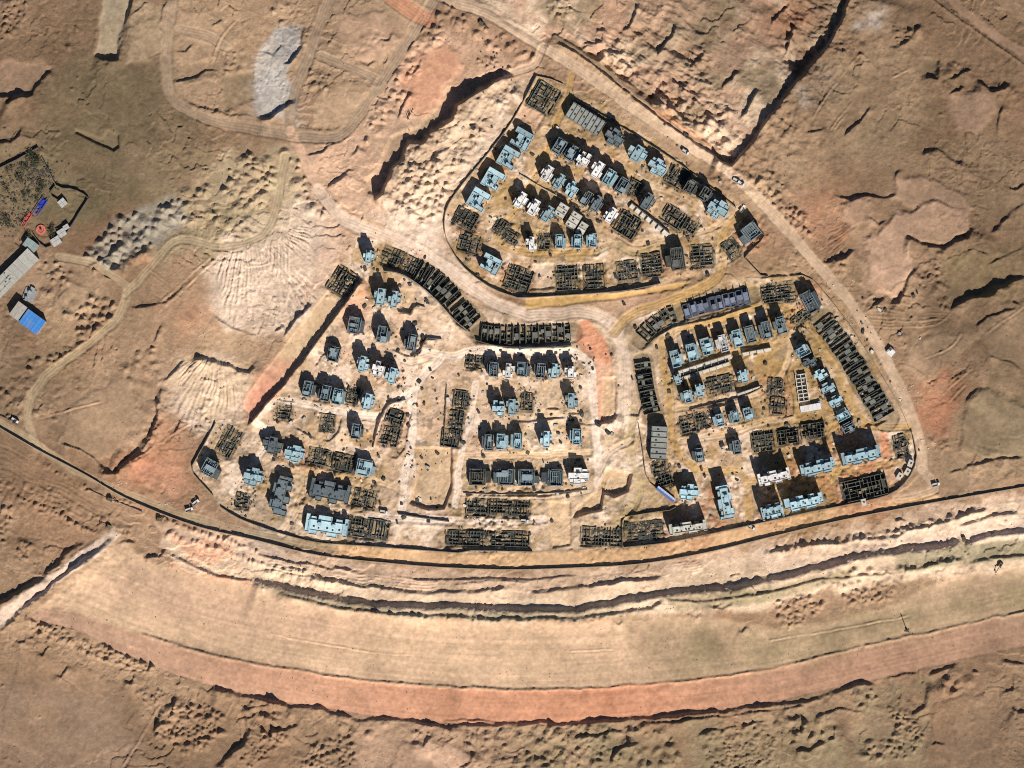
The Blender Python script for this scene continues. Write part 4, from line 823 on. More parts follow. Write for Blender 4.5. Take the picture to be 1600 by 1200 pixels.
def soil_material():
    m = bpy.data.materials.new('sandy_soil')
    nt, N, L, P = nodes(m)
    at = N.new('ShaderNodeAttribute'); at.attribute_name = 'soil'
    geo = N.new('ShaderNodeNewGeometry')
    n1 = N.new('ShaderNodeTexNoise'); n1.inputs['Scale'].default_value = .35; n1.inputs['Detail'].default_value = 8; n1.inputs['Roughness'].default_value = .68
    n2 = N.new('ShaderNodeTexNoise'); n2.inputs['Scale'].default_value = .05; n2.inputs['Detail'].default_value = 6
    r1 = N.new('ShaderNodeMapRange'); r1.inputs['From Min'].default_value = .28; r1.inputs['From Max'].default_value = .72; r1.inputs['To Min'].default_value = .80; r1.inputs['To Max'].default_value = 1.18
    r2 = N.new('ShaderNodeMapRange'); r2.inputs['From Min'].default_value = .3; r2.inputs['From Max'].default_value = .7; r2.inputs['To Min'].default_value = .90; r2.inputs['To Max'].default_value = 1.10
    mu = N.new('ShaderNodeMath'); mu.operation = 'MULTIPLY'
    vm = N.new('ShaderNodeVectorMath'); vm.operation = 'SCALE'
    L.new(geo.outputs['Position'], n1.inputs['Vector']); L.new(geo.outputs['Position'], n2.inputs['Vector'])
    L.new(n1.outputs['Fac'], r1.inputs['Value']); L.new(n2.outputs['Fac'], r2.inputs['Value'])
    L.new(r1.outputs[0], mu.inputs[0]); L.new(r2.outputs[0], mu.inputs[1])
    L.new(at.outputs['Color'], vm.inputs[0]); L.new(mu.outputs[0], vm.inputs['Scale'])
    L.new(vm.outputs[0], P.inputs['Base Color'])
    bp = N.new('ShaderNodeBump'); bp.inputs['Strength'].default_value = .8; bp.inputs['Distance'].default_value = 1.0
    sm = N.new('ShaderNodeMath'); sm.operation = 'MULTIPLY'; sm.inputs[1].default_value = .65
    L.new(at.outputs['Alpha'], sm.inputs[0]); L.new(sm.outputs[0], bp.inputs['Strength'])
    L.new(n1.outputs['Fac'], bp.inputs['Height']); L.new(bp.outputs[0], P.inputs['Normal'])
    P.inputs['Roughness'].default_value = .95
    P.inputs['Specular IOR Level'].default_value = .05
    return m
M_SOIL = soil_material()
for zid, nm in ((0, 'desert_ground'), (1, 'dirt_roads'), (2, 'haul_road'), (3, 'building_site_ground')):
    me = grid_mesh(nm, Q[FZ == zid])
    me.materials.append(M_SOIL)
    o = bpy.data.objects.new({1: 'dirt_road'}.get(zid, nm), me)
    o['kind'] = 'structure'
    C.objects.link(o)

# ------------------------------------------------------------------ materials for what was built
def built_material(name, rough=.85, lo=.75, hi=1.12, scale=.6, seams=False):
    """colour comes from the object, streaks and dust from noise"""
    m = bpy.data.materials.new(name)
    nt, N, L, P = nodes(m)
    oi = N.new('ShaderNodeObjectInfo'); geo = N.new('ShaderNodeNewGeometry')
    n1 = N.new('ShaderNodeTexNoise'); n1.inputs['Scale'].default_value = scale; n1.inputs['Detail'].default_value = 7; n1.inputs['Roughness'].default_value = .65
    r1 = N.new('ShaderNodeMapRange'); r1.inputs['From Min'].default_value = .3; r1.inputs['From Max'].default_value = .7; r1.inputs['To Min'].default_value = lo; r1.inputs['To Max'].default_value = hi
    vm = N.new('ShaderNodeVectorMath'); vm.operation = 'SCALE'
    L.new(geo.outputs['Position'], n1.inputs['Vector']); L.new(n1.outputs['Fac'], r1.inputs['Value'])
    n2 = N.new('ShaderNodeTexNoise'); n2.inputs['Scale'].default_value = .16; n2.inputs['Detail'].default_value = 4
    L.new(geo.outputs['Position'], n2.inputs['Vector'])
    mx = N.new('ShaderNodeMix'); mx.data_type = 'RGBA'
    r2 = N.new('ShaderNodeMapRange'); r2.inputs['From Min'].default_value = .5; r2.inputs['From Max'].default_value = .8; r2.inputs['To Max'].default_value = .45
    L.new(n2.outputs['Fac'], r2.inputs['Value']); L.new(r2.outputs[0], mx.inputs['Factor'])
    mx.inputs['B'].default_value = (.36, .28, .19, 1)
    L.new(oi.outputs['Color'], mx.inputs['A'])
    L.new(mx.outputs['Result'], vm.inputs[0]); L.new(r1.outputs[0], vm.inputs['Scale'])
    L.new(vm.outputs[0], P.inputs['Base Color'])
    P.inputs['Roughness'].default_value = rough
    P.inputs['Specular IOR Level'].default_value = .2
    return m
M_ROOF = built_material('dusty_roof_slab', .8, .72, 1.12)
M_WALL = built_material('raw_masonry', .9, .7, 1.1)
M_CONC = built_material('poured_concrete', .9, .6, 1.15)
M_STEEL = built_material('painted_steel', .5, .85, 1.05)

def cube_mesh(name, mat, top_inset=0.0):
    me = bpy.data.meshes.new(name)
    k = .5 - top_inset
    v = [(-.5, -.5, 0), (.5, -.5, 0), (.5, .5, 0), (-.5, .5, 0), (-k, -k, 1), (k, -k, 1), (k, k, 1), (-k, k, 1)]
    me.from_pydata(v, [], [(0, 3, 2, 1), (4, 5, 6, 7), (0, 1, 5, 4), (1, 2, 6, 5), (2, 3, 7, 6), (3, 0, 4, 7)])
    me.materials.append(mat)
    return me
def ring_mesh(name, mat, t=.05):
    """unit frame without a top or a bottom lid: a parapet"""
    me = bpy.data.meshes.new(name)
    v = []
    for z in (0, 1):
        for k in (.5, .5 - t):
            v += [(-k, -k, z), (k, -k, z), (k, k, z), (-k, k, z)]
    f = []
    for i in range(4):
        j = (i + 1) % 4
        f += [(i, j, 8 + j, 8 + i), (4 + j, 4 + i, 12 + i, 12 + j), (8 + i, 8 + j, 12 + j, 12 + i), (j, i, 4 + i, 4 + j)]
    me.from_pydata(v, [], f)
    me.materials.append(mat)
    return me
CUBE = {k: cube_mesh(k, m) for k, m in (('roof', M_ROOF), ('wall', M_WALL), ('concrete', M_CONC), ('steel', M_STEEL))}
RING = ring_mesh('parapet', M_ROOF)

def thing(name, label, cat, px, py, z, a=0, group=None):
    o = bpy.data.objects.new(name, None)
    o.empty_display_size = 2
    o.location = (WX(px), WY(py), z); o.rotation_euler = (0, 0, -math.radians(a))
    o['label'] = label; o['category'] = cat
    if group: o['group'] = group
    C.objects.link(o)
    return o
def box(name, par, key, cx, cy, z0, sx, sy, sz, col, rz=0, mesh=None, sub=None):
    o = bpy.data.objects.new(name, mesh or CUBE[key])
    o.location = (cx, cy, z0); o.scale = (sx, sy, sz); o.rotation_euler = (0, 0, rz)
    o.color = (col[0], col[1], col[2], 1)
    if sub is not None: o.parent = sub; o.matrix_parent_inverse = sub.matrix_basis.inverted()
    elif par is not None: o.parent = par
    C.objects.link(o)
    return o

ROOFC = {'w': (.78, .77, .77), 'b': (.37, .53, .60), 'g': (.135, .175, .20), 'd': (.085, .09, .085), 'c': (.50, .49, .44), 'v': (.15, .18, .25), 't': (.27, .29, .275)}
WALLC = {'w': (.45, .44, .42), 'b': (.30, .33, .33), 'g': (.16, .17, .17), 'd': (.09, .09, .08), 'c': (.34, .33, .30), 'v': (.12, .13, .16), 't': (.17, .18, .17)}
LOOK = {'w': 'white', 'b': 'pale blue', 'g': 'grey', 'd': 'dark', 'c': 'cream concrete', 'v': 'violet-grey', 't': 'ribbed grey'}
def jit(c, k=.08, r=RNG2):
    f = 1 + r.uniform(-k, k)
    return tuple(max(.01, min(.85, v * f * (1 + r.uniform(-.01, .01)))) for v in c)

TEMPL = {
 'villa': [
  [(-.26, .26, -.5, .5, 1), (-.5, .5, -.2, .13, .95), (-.42, -.26, .24, .42, .84), (.26, .44, -.42, -.28, .86)],
  [(-.3, .2, -.5, .5, 1), (.2, .5, -.34, .06, .93), (-.5, -.3, -.02, .34, .95), (.2, .38, .2, .38, .82)],
  [(-.5, .5, -.14, .24, 1), (-.3, .06, .24, .5, .96), (.1, .4, -.5, -.14, .94), (-.36, -.08, -.44, -.14, .88)],
  [(-.22, .34, -.5, .5, 1), (-.5, -.22, -.3, .12, .95), (.34, .5, .05, .36, .92), (-.4, -.22, .22, .4, .84)]],
 'cross': [
  [(-.2, .22, -.5, .5, 1), (-.5, .5, -.12, .24, .96), (-.42, -.2, -.34, -.12, .9), (.22, .42, .24, .42, .9), (.22, .38, -.36, -.12, .86)],
  [(-.5, .5, -.2, .16, 1), (-.24, .12, -.5, .5, .96), (.12, .4, .16, .36, .9), (-.44, -.24, .16, .4, .88), (.18, .42, -.42, -.2, .92)]],
 'court': [
  [(-.5, .3, .26, .46, .96), (-.5, .5, -.5, -.22, .94), (.2, .5, -.22, .5, 1), (-.22, .06, -.22, .26, .9), (.06, .2, -.06, .26, .88)],
  [(-.46, .3, .24, .44, .95), (-.5, .5, -.46, -.2, .98), (.24, .5, -.2, .5, 1), (-.26, .08, -.2, .24, .9), (.08, .24, .0, .24, .87)]],
 'block': [
  [(-.42, .42, -.3, .24, 1), (-.5, -.42, -.42, .5, .95), (.42, .5, -.42, .5, .94), (-.2, .1, .24, .5, .97), (.2, .33, .24, .42, .9), (-.36, -.25, .24, .4, .9), (-.38, -.2, -.5, -.3, .93), (.02, .25, -.5, -.3, .92)],
  [(-.4, .38, -.34, .2, 1), (-.5, -.4, -.3, .42, .94), (.38, .5, -.2, .5, .96), (-.3, -.16, .2, .46, .92), (0, .18, .2, .5, .95), (.24, .33, .2, .4, .9), (-.3, -.05, -.5, -.34, .93), (.15, .36, -.5, -.34, .9)]],
}
def build_massed(root, kind, w_, l_, hh, st, var):
    tm = TEMPL[kind][var % len(TEMPL[kind])]
    fx_ = -1 if (var // 4) % 2 else 1
    fy_ = -1 if RNG2.random() < .45 else 1
    k0 = RNG2.uniform(.85, 1.12)
    tm = [(x0 * k0 if abs(x0) < .4 else x0, x1 * k0 if abs(x1) < .4 else x1, min(y0 * fy_, y1 * fy_), max(y0 * fy_, y1 * fy_), hf) for x0, x1, y0, y1, hf in tm]
    kb = RNG2.uniform(.66, 1.06) if st != 'w' else RNG2.uniform(.85, 1.05)
    rc0 = tuple(v * kb for v in ROOFC[st])
    wc = jit(WALLC[st])
    W_, L_ = w_ * S, l_ * S
    for k, (x0, x1, y0, y1, hf) in enumerate(tm):
        cx, cy = fx_ * (x0 + x1) / 2 * W_, (y0 + y1) / 2 * L_
        sx, sy = (x1 - x0) * W_, (y1 - y0) * L_
        h = hh * hf
        box('wall', root, 'wall', cx, cy, -1.5, sx, sy, h + 1.5, wc)
        rc = jit(rc0, .22)
        rs = box('roof_slab', root, 'roof', cx, cy, h + .003, sx + .30, sy + .30, .28, rc)
        if sx * sy > 9:
            p = box('parapet', root, None, cx, cy, h + .285, sx + .26, sy + .26, .55, jit(rc0, .06), mesh=RING, sub=rs)
    # stair tower and light wells on the main mass
    x0, x1, y0, y1, hf = tm[0]
    cx, cy = fx_ * (x0 + x1) / 2 * W_, (y0 + y1) / 2 * L_
    n = 2 if kind == 'block' else 1
    for i in range(n):
        ox = (i - (n - 1) / 2) * (x1 - x0) * W_ * .4
        t_ = box('stair_tower', root, 'wall', cx + ox + .15 * fx_, cy + (y1 - y0) * L_ * .18, hh + .29, min(2.3, (x1 - x0) * W_ * .5), 2.4, 2.0, wc)
        box('stair_roof', root, 'roof', cx + ox + .15 * fx_, cy + (y1 - y0) * L_ * .18, hh + 2.292, min(2.7, (x1 - x0) * W_ * .6), 2.8, .2, jit(rc0, .1), sub=t_)
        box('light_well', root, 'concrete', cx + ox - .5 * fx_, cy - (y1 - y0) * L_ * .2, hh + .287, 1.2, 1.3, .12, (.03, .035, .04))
    for i in range(4):
        m_ = tm[RNG2.randrange(min(3, len(tm)))]
        ux, uy = RNG2.uniform(m_[0] * .8 + m_[1] * .2, m_[0] * .2 + m_[1] * .8), RNG2.uniform(m_[2] * .85 + m_[3] * .15, m_[2] * .15 + m_[3] * .85)
        box('roof_upstand', root, 'roof', fx_ * ux * W_, uy * L_, hh * m_[4] + .288, RNG2.uniform(.4, 1.5), RNG2.uniform(.4, 1.5), RNG2.uniform(.3, 1.1), jit(RNG2.choice([rc0, (.06, .065, .07), (.3, .28, .24)]), .2), RNG2.choice([0, 0, .5]))
    if kind == 'block':
        for i in (-.3, .02, .31):
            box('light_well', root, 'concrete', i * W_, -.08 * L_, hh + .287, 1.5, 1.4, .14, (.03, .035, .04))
    if kind == 'court':
        x0, x1, y0, y1, hf = tm[2]
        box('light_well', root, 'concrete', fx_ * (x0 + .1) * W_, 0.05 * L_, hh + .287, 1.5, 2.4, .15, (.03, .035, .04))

def build_slab(root, w_, l_, hh, st, bays):
    W_, L_ = w_ * S, l_ * S
    wc, rc = jit(WALLC[st]), ROOFC[st]
    box('wall', root, 'wall', 0, 0, -1.5, W_, L_, hh + 1.5, wc)
    alongx = W_ >= L_
    n = bays
    for i in range(n):
        t_ = (i + .5) / n - .5
        if alongx: box('roof_slab', root, 'roof', t_ * W_, 0, hh + .003, W_ / n - .25, L_ * RNG2.uniform(.84, .99), .3, jit(rc, .14))
        else: box('roof_slab', root, 'roof', 0, t_ * L_, hh + .003, W_ * RNG2.uniform(.86, .99), L_ / n - .25, .3, jit(rc, .14))
    for i in range(n + 1):
        t_ = i / n - .5
        if alongx: box('dividing_wall', root, 'wall', t_ * W_ * .985, 0, hh + .006, .24, L_ * .97, .9, jit(WALLC[st], .2))
        else: box('dividing_wall', root, 'wall', 0, t_ * L_ * .985, hh + .006, W_ * .97, .24, .9, jit(WALLC[st], .2))
    for i in range(n):
        t_ = (i + .5) / n - .5 + RNG2.uniform(-.1, .1) / n
        s_ = RNG2.uniform(-.3, .3)
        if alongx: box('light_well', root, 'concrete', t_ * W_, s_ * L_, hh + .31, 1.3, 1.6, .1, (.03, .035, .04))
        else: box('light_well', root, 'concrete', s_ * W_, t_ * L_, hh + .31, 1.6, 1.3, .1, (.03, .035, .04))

def build_frame(root, w_, l_, hh, st):
    """unfinished house: lower storeys, an open top floor of partition walls, stub columns"""
    W_, L_ = w_ * S, l_ * S
    r = RNG2
    wc = jit(WALLC[st]); rc = jit(ROOFC[st], .2)
    lc = tuple(min(.6, v * 1.9) for v in ROOFC[st]) if st in 'gd' else jit(ROOFC[st])
    hf = hh - 2.2
    f = r.choice((-1, 1)); g = r.choice((-1, 1))
    sp = r.uniform(.2, .32); y0, y1 = r.uniform(-.46, -.25), r.uniform(.1, .42)
    masses = [((-.5, sp), (-.5, .5), 0), ((sp, .5), (y0, y1), r.uniform(.1, .9))]
    z = hf + .306
    for k, (xs, ys, dz) in enumerate(masses):
        cx, cy = f * (xs[0] + xs[1]) / 2 * W_, g * (ys[0] + ys[1]) / 2 * L_
        sx, sy = (xs[1] - xs[0]) * W_, (ys[1] - ys[0]) * L_
        box('wall', root, 'wall', cx, cy, -1.5, sx * .96, sy * .96, hf + 1.5 - dz, wc)
        kf = r.uniform(.45, .75)
        fs = box('floor_slab', root, 'concrete', cx, cy, hf - dz + .003, sx, sy, .3, tuple(v * kf for v in rc))
    mx0, mx1 = -.47, sp - .03
    for s_, hgt in ((-.47, r.uniform(.8, 1.8)), (.47, r.uniform(1.0, 2.0))):
        ln = r.uniform(.55, .98)
        box('outer_wall', root, 'roof', f * ((mx0 + mx1) / 2 + r.uniform(-.06, .06)) * W_, g * s_ * L_, z, (mx1 - mx0) * W_ * ln, .32, hgt, jit(lc, .15))
    for xx in (mx0, mx1):
        box('outer_wall', root, 'roof', f * xx * W_, r.uniform(-.05, .05) * L_, z + .002, .32, L_ * r.uniform(.6, .92), r.uniform(.9, 2.0), jit(lc, .15))
    n = r.choice((2, 2, 3)) if W_ < 13 else 6
    for i in range(1, n + 1):
        box('partition_wall', root, 'roof', f * (mx0 + (mx1 - mx0) * i / (n + 1)) * W_ + r.uniform(-.3, .3), r.uniform(-.1, .1) * L_, z + .004, .26, L_ * r.uniform(.4, .85), r.uniform(.7, 2.0), jit(lc, .25))
    for i in range(2):
        box('partition_wall', root, 'roof', f * (mx0 + mx1) / 2 * W_, r.uniform(-.38, .38) * L_, z + .006, (mx1 - mx0) * W_ * r.uniform(.4, .85), .26, r.uniform(.6, 1.6), jit(lc, .25))
    if st in 'bw' or r.random() < .6:
        for q in range(r.choice((1, 2))):
            box('roof_slab', root, 'roof', r.uniform(-.2, .15) * W_ * f, r.uniform(-.3, .3) * L_, z + 2.05 + .12 * q, W_ * r.uniform(.28, .5), L_ * r.uniform(.18, .36), .22, jit(ROOFC[st] if st in 'bw' else tuple(v * 1.6 for v in ROOFC[st]), .15))
    for _ in range(3): box('stub_column', root, 'roof', r.uniform(-.45, .2) * W_ * f, r.uniform(-.45, .45) * L_, z + .008, .45, .45, 2.6, lc)

def build_found(root, w_, l_, hh, st):
    """roofless lattice of bitumen-dark foundation walls over a bare floor"""
    W_, L_ = w_ * S, l_ * S
    r = RNG2
    box('floor_slab', root, 'concrete', 0, 0, -1.2, W_ * .96, L_ * .96, 1.22, jit((.052, .055, .05), .2))
    tone = jit((.105, .112, .10), .25)
    nx_ = max(2, round(W_ / r.uniform(2.3, 3.1))); ny_ = max(2, round(L_ / r.uniform(2.5, 3.6)))
    for i in range(nx_ + 1):
        edge = i in (0, nx_)
        x = (i / nx_ - .5) * (W_ - .4) + r.uniform(-.35, .35)
        cuts = [-.5, .5] if r.random() < .35 else [-.5, r.uniform(-.2, .2), .5]
        for a0, a1 in zip(cuts[:-1], cuts[1:]):
            if r.random() < .08: continue
            ln_ = (a1 - a0) * r.uniform(.72, .98)
            box('foundation_wall', root, 'concrete', x + r.uniform(-.4, .4), ((a0 + a1) / 2 + r.uniform(-.03, .03)) * L_, .025, r.uniform(.22, .5), ln_ * L_, hh * r.uniform(.45, 1.25), jit(tone, .4))
    for i in range(ny_ + 1):
        y = (i / ny_ - .5) * (L_ - .4) + r.uniform(-.35, .35)
        cuts = [-.5, .5] if r.random() < .3 else [-.5, r.uniform(-.2, .2), .5]
        for a0, a1 in zip(cuts[:-1], cuts[1:]):
            if r.random() < .12: continue
            ln_ = (a1 - a0) * r.uniform(.65, .97)
            box('foundation_wall', root, 'concrete', ((a0 + a1) / 2 + r.uniform(-.04, .04)) * W_, y + r.uniform(-.4, .4), .028, ln_ * W_, r.uniform(.22, .5), hh * r.uniform(.4, 1.2), jit(tone, .4))
    for i in range(max(3, int(W_ * L_ / 45))):
        box('footing', root, 'concrete', r.uniform(-.48, .48) * W_, r.uniform(-.48, .48) * L_, .031, r.uniform(.6, 2.4), r.uniform(.6, 2.0), hh * r.uniform(.1, 1.0), jit(tone, .6) if r.random() < .55 else jit((.30, .235, .15), .3), r.choice([0, 0, .4, 1.0]))

ORD = ['first', 'second', 'third', 'fourth', 'fifth', 'sixth', 'seventh', 'eighth', 'ninth', 'tenth', 'eleventh', 'twelfth', 'thirteenth', 'fourteenth', 'fifteenth', 'sixteenth',
       'seventeenth', 'eighteenth', 'nineteenth', 'twentieth', 'twenty-first', 'twenty-second', 'twenty-third', 'twenty-fourth', 'twenty-fifth']
NAMES = {'villa': ('villa', 'villa', '{} roofed villa'), 'cross': ('villa', 'villa', '{} cross-roofed villa'), 'court': ('courtyard_villa', 'villa', '{} courtyard villa'),
         'block': ('terrace_block', 'building', 'long {} notched block'), 'slab': ('concrete_house', 'house', '{} flat slab house'), 'frame': ('unfinished_house', 'house', '{} unfinished house'),
         'found': ('house_foundation', 'foundation', '{} lattice foundation')}
HGT = {'villa': 10.4, 'cross': 10.0, 'court': 7.0, 'block': 12.5, 'slab': 7.2, 'frame': 10.6, 'found': 1.7}
cnt = 0
for row in ROWS:
    phrase, end, ang, dk, ds, items = row
    kinds_n = {}
    for k, (x, y, st, o) in enumerate(items):
        kind = o.get('kind', dk); wd = o.get('w', ds[0]); ln = o.get('l', ds[1]); a = o.get('a', ang)
        if kind in ('villa', 'frame', 'cross') and wd < 30: wd *= 1.14; ln *= 1.10
        if kind == 'found': wd *= 1.08; ln *= 1.08
        nm, cat, lt = NAMES[kind]
        label = f"{lt.format(LOOK[st])}, {ORD[k]} from {end}, {phrase}"
        z = z_mid(x, y, 5)
        root = thing(nm, label, cat, x, y, z, a, 'buildings of the ' + phrase)
        hh = o.get('h', HGT[kind]) * RNG2.uniform(.84, 1.06)
        if kind == 'found': build_found(root, wd, ln, o.get('tall', hh) if o.get('tall') else hh, st)
        elif kind == 'frame': build_frame(root, wd, ln, hh, st)
        elif kind == 'slab': build_slab(root, wd, ln, hh, st, max(2, round(max(wd, ln) / 8)))
        else: build_massed(root, kind, wd, ln, hh, st, cnt)
        cnt += 1

def along(pts, d):
    for (ax, ay), (bx, by) in zip(pts[:-1], pts[1:]):
        L = math.hypot(bx - ax, by - ay)
        if d <= L: return ax + (bx - ax) * d / L, ay + (by - ay) * d / L, math.degrees(math.atan2(by - ay, bx - ax))
        d -= L
    return bx, by, math.degrees(math.atan2(by - ay, bx - ax))
def length(pts): return sum(math.hypot(b[0] - a[0], b[1] - a[1]) for a, b in zip(pts[:-1], pts[1:]))
for pts, pitch, dep, hh, st, ph, en in TERR_ROWS:
    pts = smooth_pts(pts, 5)
    n = int(length(pts) / pitch)
    for i in range(n):
        x, y, a = along(pts, (i + .5) * pitch)
        if RNG2.random() < .03: continue
        root = thing('terrace_house_shell', f"{LOOK[st]} terrace shell, {ORD[min(i, 24)]} from {en}, {ph}", 'house', x, y, z_mid(x, y, 4), a, 'houses of the ' + ph)
        W_, L_ = pitch * S * .97, dep * S * RNG2.uniform(.92, 1.04)
        tone = jit((.12, .128, .115) if st == 'd' else (.14, .165, .225), .25)
        h = hh * RNG2.uniform(.85, 1.12)
        box('floor_slab', root, 'concrete', 0, 0, -1.4, W_ * .96, L_ * .97, 1.45 + (h * .55 if st == 'v' else 0), (.062, .066, .058) if st == 'd' else (.075, .085, .115))
        for s_ in (-1, 1):
            box('party_wall', root, 'concrete', s_ * (W_ / 2 - .2), RNG2.uniform(-.02, .02) * L_, .04, .34, L_ * RNG2.uniform(.9, 1), h * RNG2.uniform(.85, 1.1), jit(tone, .25))
        for v in (-.48, -.16 + RNG2.uniform(-.06, .06), .18 + RNG2.uniform(-.06, .06), .48):
            box('cross_wall', root, 'concrete', RNG2.uniform(-.1, .1) * W_, (v + RNG2.uniform(-.03, .03)) * L_, .053, W_ * RNG2.uniform(.5, .9), .3, h * RNG2.uniform(.2, .75), jit(tone, .35))
        box('rib_wall', root, 'concrete', RNG2.uniform(-.15, .15) * W_, RNG2.uniform(-.15, .15) * L_, .056, .3, L_ * RNG2.uniform(.3, .7), h * RNG2.uniform(.3, .9), jit(tone, .4))
        if st == 'v' or RNG2.random() < .7:
            box('roof_slab', root, 'roof', RNG2.uniform(-.5, .5), RNG2.uniform(-.3, .25) * L_, h * 1.02, W_ * RNG2.uniform(.5, .9), L_ * RNG2.uniform(.16, .34) * (1.6 if st == 'v' else 1), .25, jit((.16, .165, .15) if st == 'd' else (.17, .20, .285), .25))

# ------------------------------------------------------------------ walls
def wall_run(name, label, cat, pts, hgt, thick, col, panel=9.0, smooth=True, part='wall_panel'):
    if smooth: pts = smooth_pts(pts, 5)
    L = length(pts) * S
    n = max(1, round(L / panel))
    x0, y0, _ = along(pts, 0)
    root = thing(name, label, cat, x0, y0, 0)
    for i in range(n):
        a0 = along(pts, i * L / n / S); a1 = along(pts, (i + 1) * L / n / S - 1e-4)
        mx, my = (a0[0] + a1[0]) / 2, (a0[1] + a1[1]) / 2
        dx, dy = WX(a1[0]) - WX(a0[0]), WY(a1[1]) - WY(a0[1])
        ll = math.hypot(dx, dy)
        z = z_mid(mx, my, 2)
        box(part, root, 'wall', WX(mx) - WX(x0), WY(my) - WY(y0), z - 1.5, ll + .02 + .1 * (i % 2), thick + .01 * (i % 2), hgt + 1.5 + .06 * (i % 2) + RNG2.uniform(-.06, .06), jit(col, .1), math.atan2(dy, dx))
    return root
WC = (.20, .175, .14)
wall_run('boundary_wall', 'long dark boundary wall curving along the south side of the whole site', 'wall',
         [(-30, 650), (50, 698), (130, 740), (200, 780), (300, 820), (400, 844), (500, 868), (620, 881), (700, 887), (800, 890), (900, 887), (1000, 881), (1100, 864), (1200, 840), (1300, 816), (1400, 796), (1500, 778), (1640, 754)], 2.1, .6, (.34, .28, .21), 10)
wall_run('boundary_wall', 'inner dark wall between the houses and the pale strip in the south-west', 'wall',
         [(345, 792), (370, 808), (410, 824), (455, 838), (500, 848), (560, 852), (640, 858), (724, 864), (729, 860), (832, 862)], 2.4, .5, WC, 8)
wall_run('boundary_wall', 'inner dark wall closing the south-east corner with the rounded bend', 'wall',
         [(975, 855), (1040, 848), (1100, 836), (1165, 822), (1260, 801), (1340, 785), (1390, 772), (1415, 752), (1428, 730), (1432, 712), (1426, 680)], 2.6, .5, WC, 8)
wall_run('boundary_wall', 'dark curved wall round the west and south of the upper cluster', 'wall',
         [(838, 120), (800, 190), (760, 243), (715, 298), (696, 332), (696, 368), (712, 402), (735, 427), (770, 451), (800, 462), (822, 465), (960, 456), (1000, 450), (1032, 443)], 2.8, .5, WC, 8)
wall_run('boundary_wall', 'straight dark wall along the north-east road of the upper cluster', 'wall', [(892, 152), (1000, 216), (1070, 262), (1125, 304), (1150, 325)], 2.4, .45, WC, 8, False)
wall_run('boundary_wall', 'short top wall of the upper cluster by the road fork', 'wall', [(838, 119), (862, 124), (880, 132)], 1.6, .4, (.3, .25, .19), 6, False)
wall_run('boundary_wall', 'thin dark wall round the sharp western corner of the site', 'wall', [(337, 661), (318, 697), (297, 734), (316, 756), (333, 774)], 2.6, .45, WC, 8, False)
wall_run('boundary_wall', 'broken low wall between the ring road and the east cluster', 'wall', [(1235, 432), (1262, 432), (1290, 460), (1330, 512), (1370, 575), (1404, 632), (1420, 668)], 1.2, .4, (.33, .25, .17), 9)
wall_run('boundary_wall', 'angled low wall round the corner plot at the north-east road', 'wall', [(1158, 338), (1195, 367), (1190, 376), (1162, 402), (1190, 432), (1200, 432)], 2.0, .4, WC, 6, False)
wall_run('retaining_wall', 'black retaining wall under the straight terrace of dark shells', 'wall', [(744, 532), (780, 541), (840, 543), (893, 540)], 2.6, .5, (.12, .115, .1), 6)
wall_run('retaining_wall', 'curved grey retaining wall under the curved terrace', 'wall', [(600, 424), (625, 428), (650, 442), (680, 467), (708, 498), (735, 520)], 2.0, .6, (.26, .25, .22), 5)
wall_run('retaining_wall', 'thin wall with posts below the fourth centre row', 'wall', [(724, 770), (772, 772), (850, 771), (918, 765)], 1.5, .4, (.2, .18, .15), 6)
wall_run('retaining_wall', 'cranked low wall round the orange plot beside the curved trench', 'wall', [(622, 487), (641, 492), (650, 476), (664, 480)], 1.8, .35, WC, 5, False)
wall_run('retaining_wall', 'zigzag wall right of the loose grey villas', 'wall', [(642, 558), (656, 551), (666, 528), (690, 530)], 2.0, .35, WC, 5, False)
wall_run('retaining_wall', 'dark wall beside the upright slab house and the striped slope', 'wall', [(997, 660), (1004, 700), (1010, 745), (1024, 762)], 2.0, .4, WC, 6)
wall_run('retaining_wall', 'dark wall over the striped slope behind the white block', 'wall', [(1056, 792), (1054, 796), (1015, 801), (972, 808), (972, 850)], 2.2, .4, WC, 6, False)
wall_run('retaining_wall', 'long low wall above the red lane of the upper cluster', 'wall', [(812, 273), (840, 290), (880, 312)], 1.6, .8, (.5, .44, .32), 5, False)
wall_run('retaining_wall', 'wavy wall above the middle row of the east cluster', 'wall', [(1080, 640), (1120, 630), (1160, 620), (1190, 606)], 1.6, .5, (.22, .19, .15), 5)
wall_run('retaining_wall', 'dark bent wall by the pair of tilted lattice foundations', 'wall', [(583, 700), (592, 664), (606, 634), (634, 625)], 1.8, .35, WC, 5)
wall_run('retaining_wall', 'straight wall on the western edge of the central foundations', 'wall', [(693, 698), (696, 650), (698, 601)], 1.4, .35, WC, 5, False)
wall_run('retaining_wall', 'dark wall above the construction yard on the south lane', 'wall', [(622, 803), (660, 809), (702, 815)], 2.2, .8, (.12, .11, .1), 5, False)

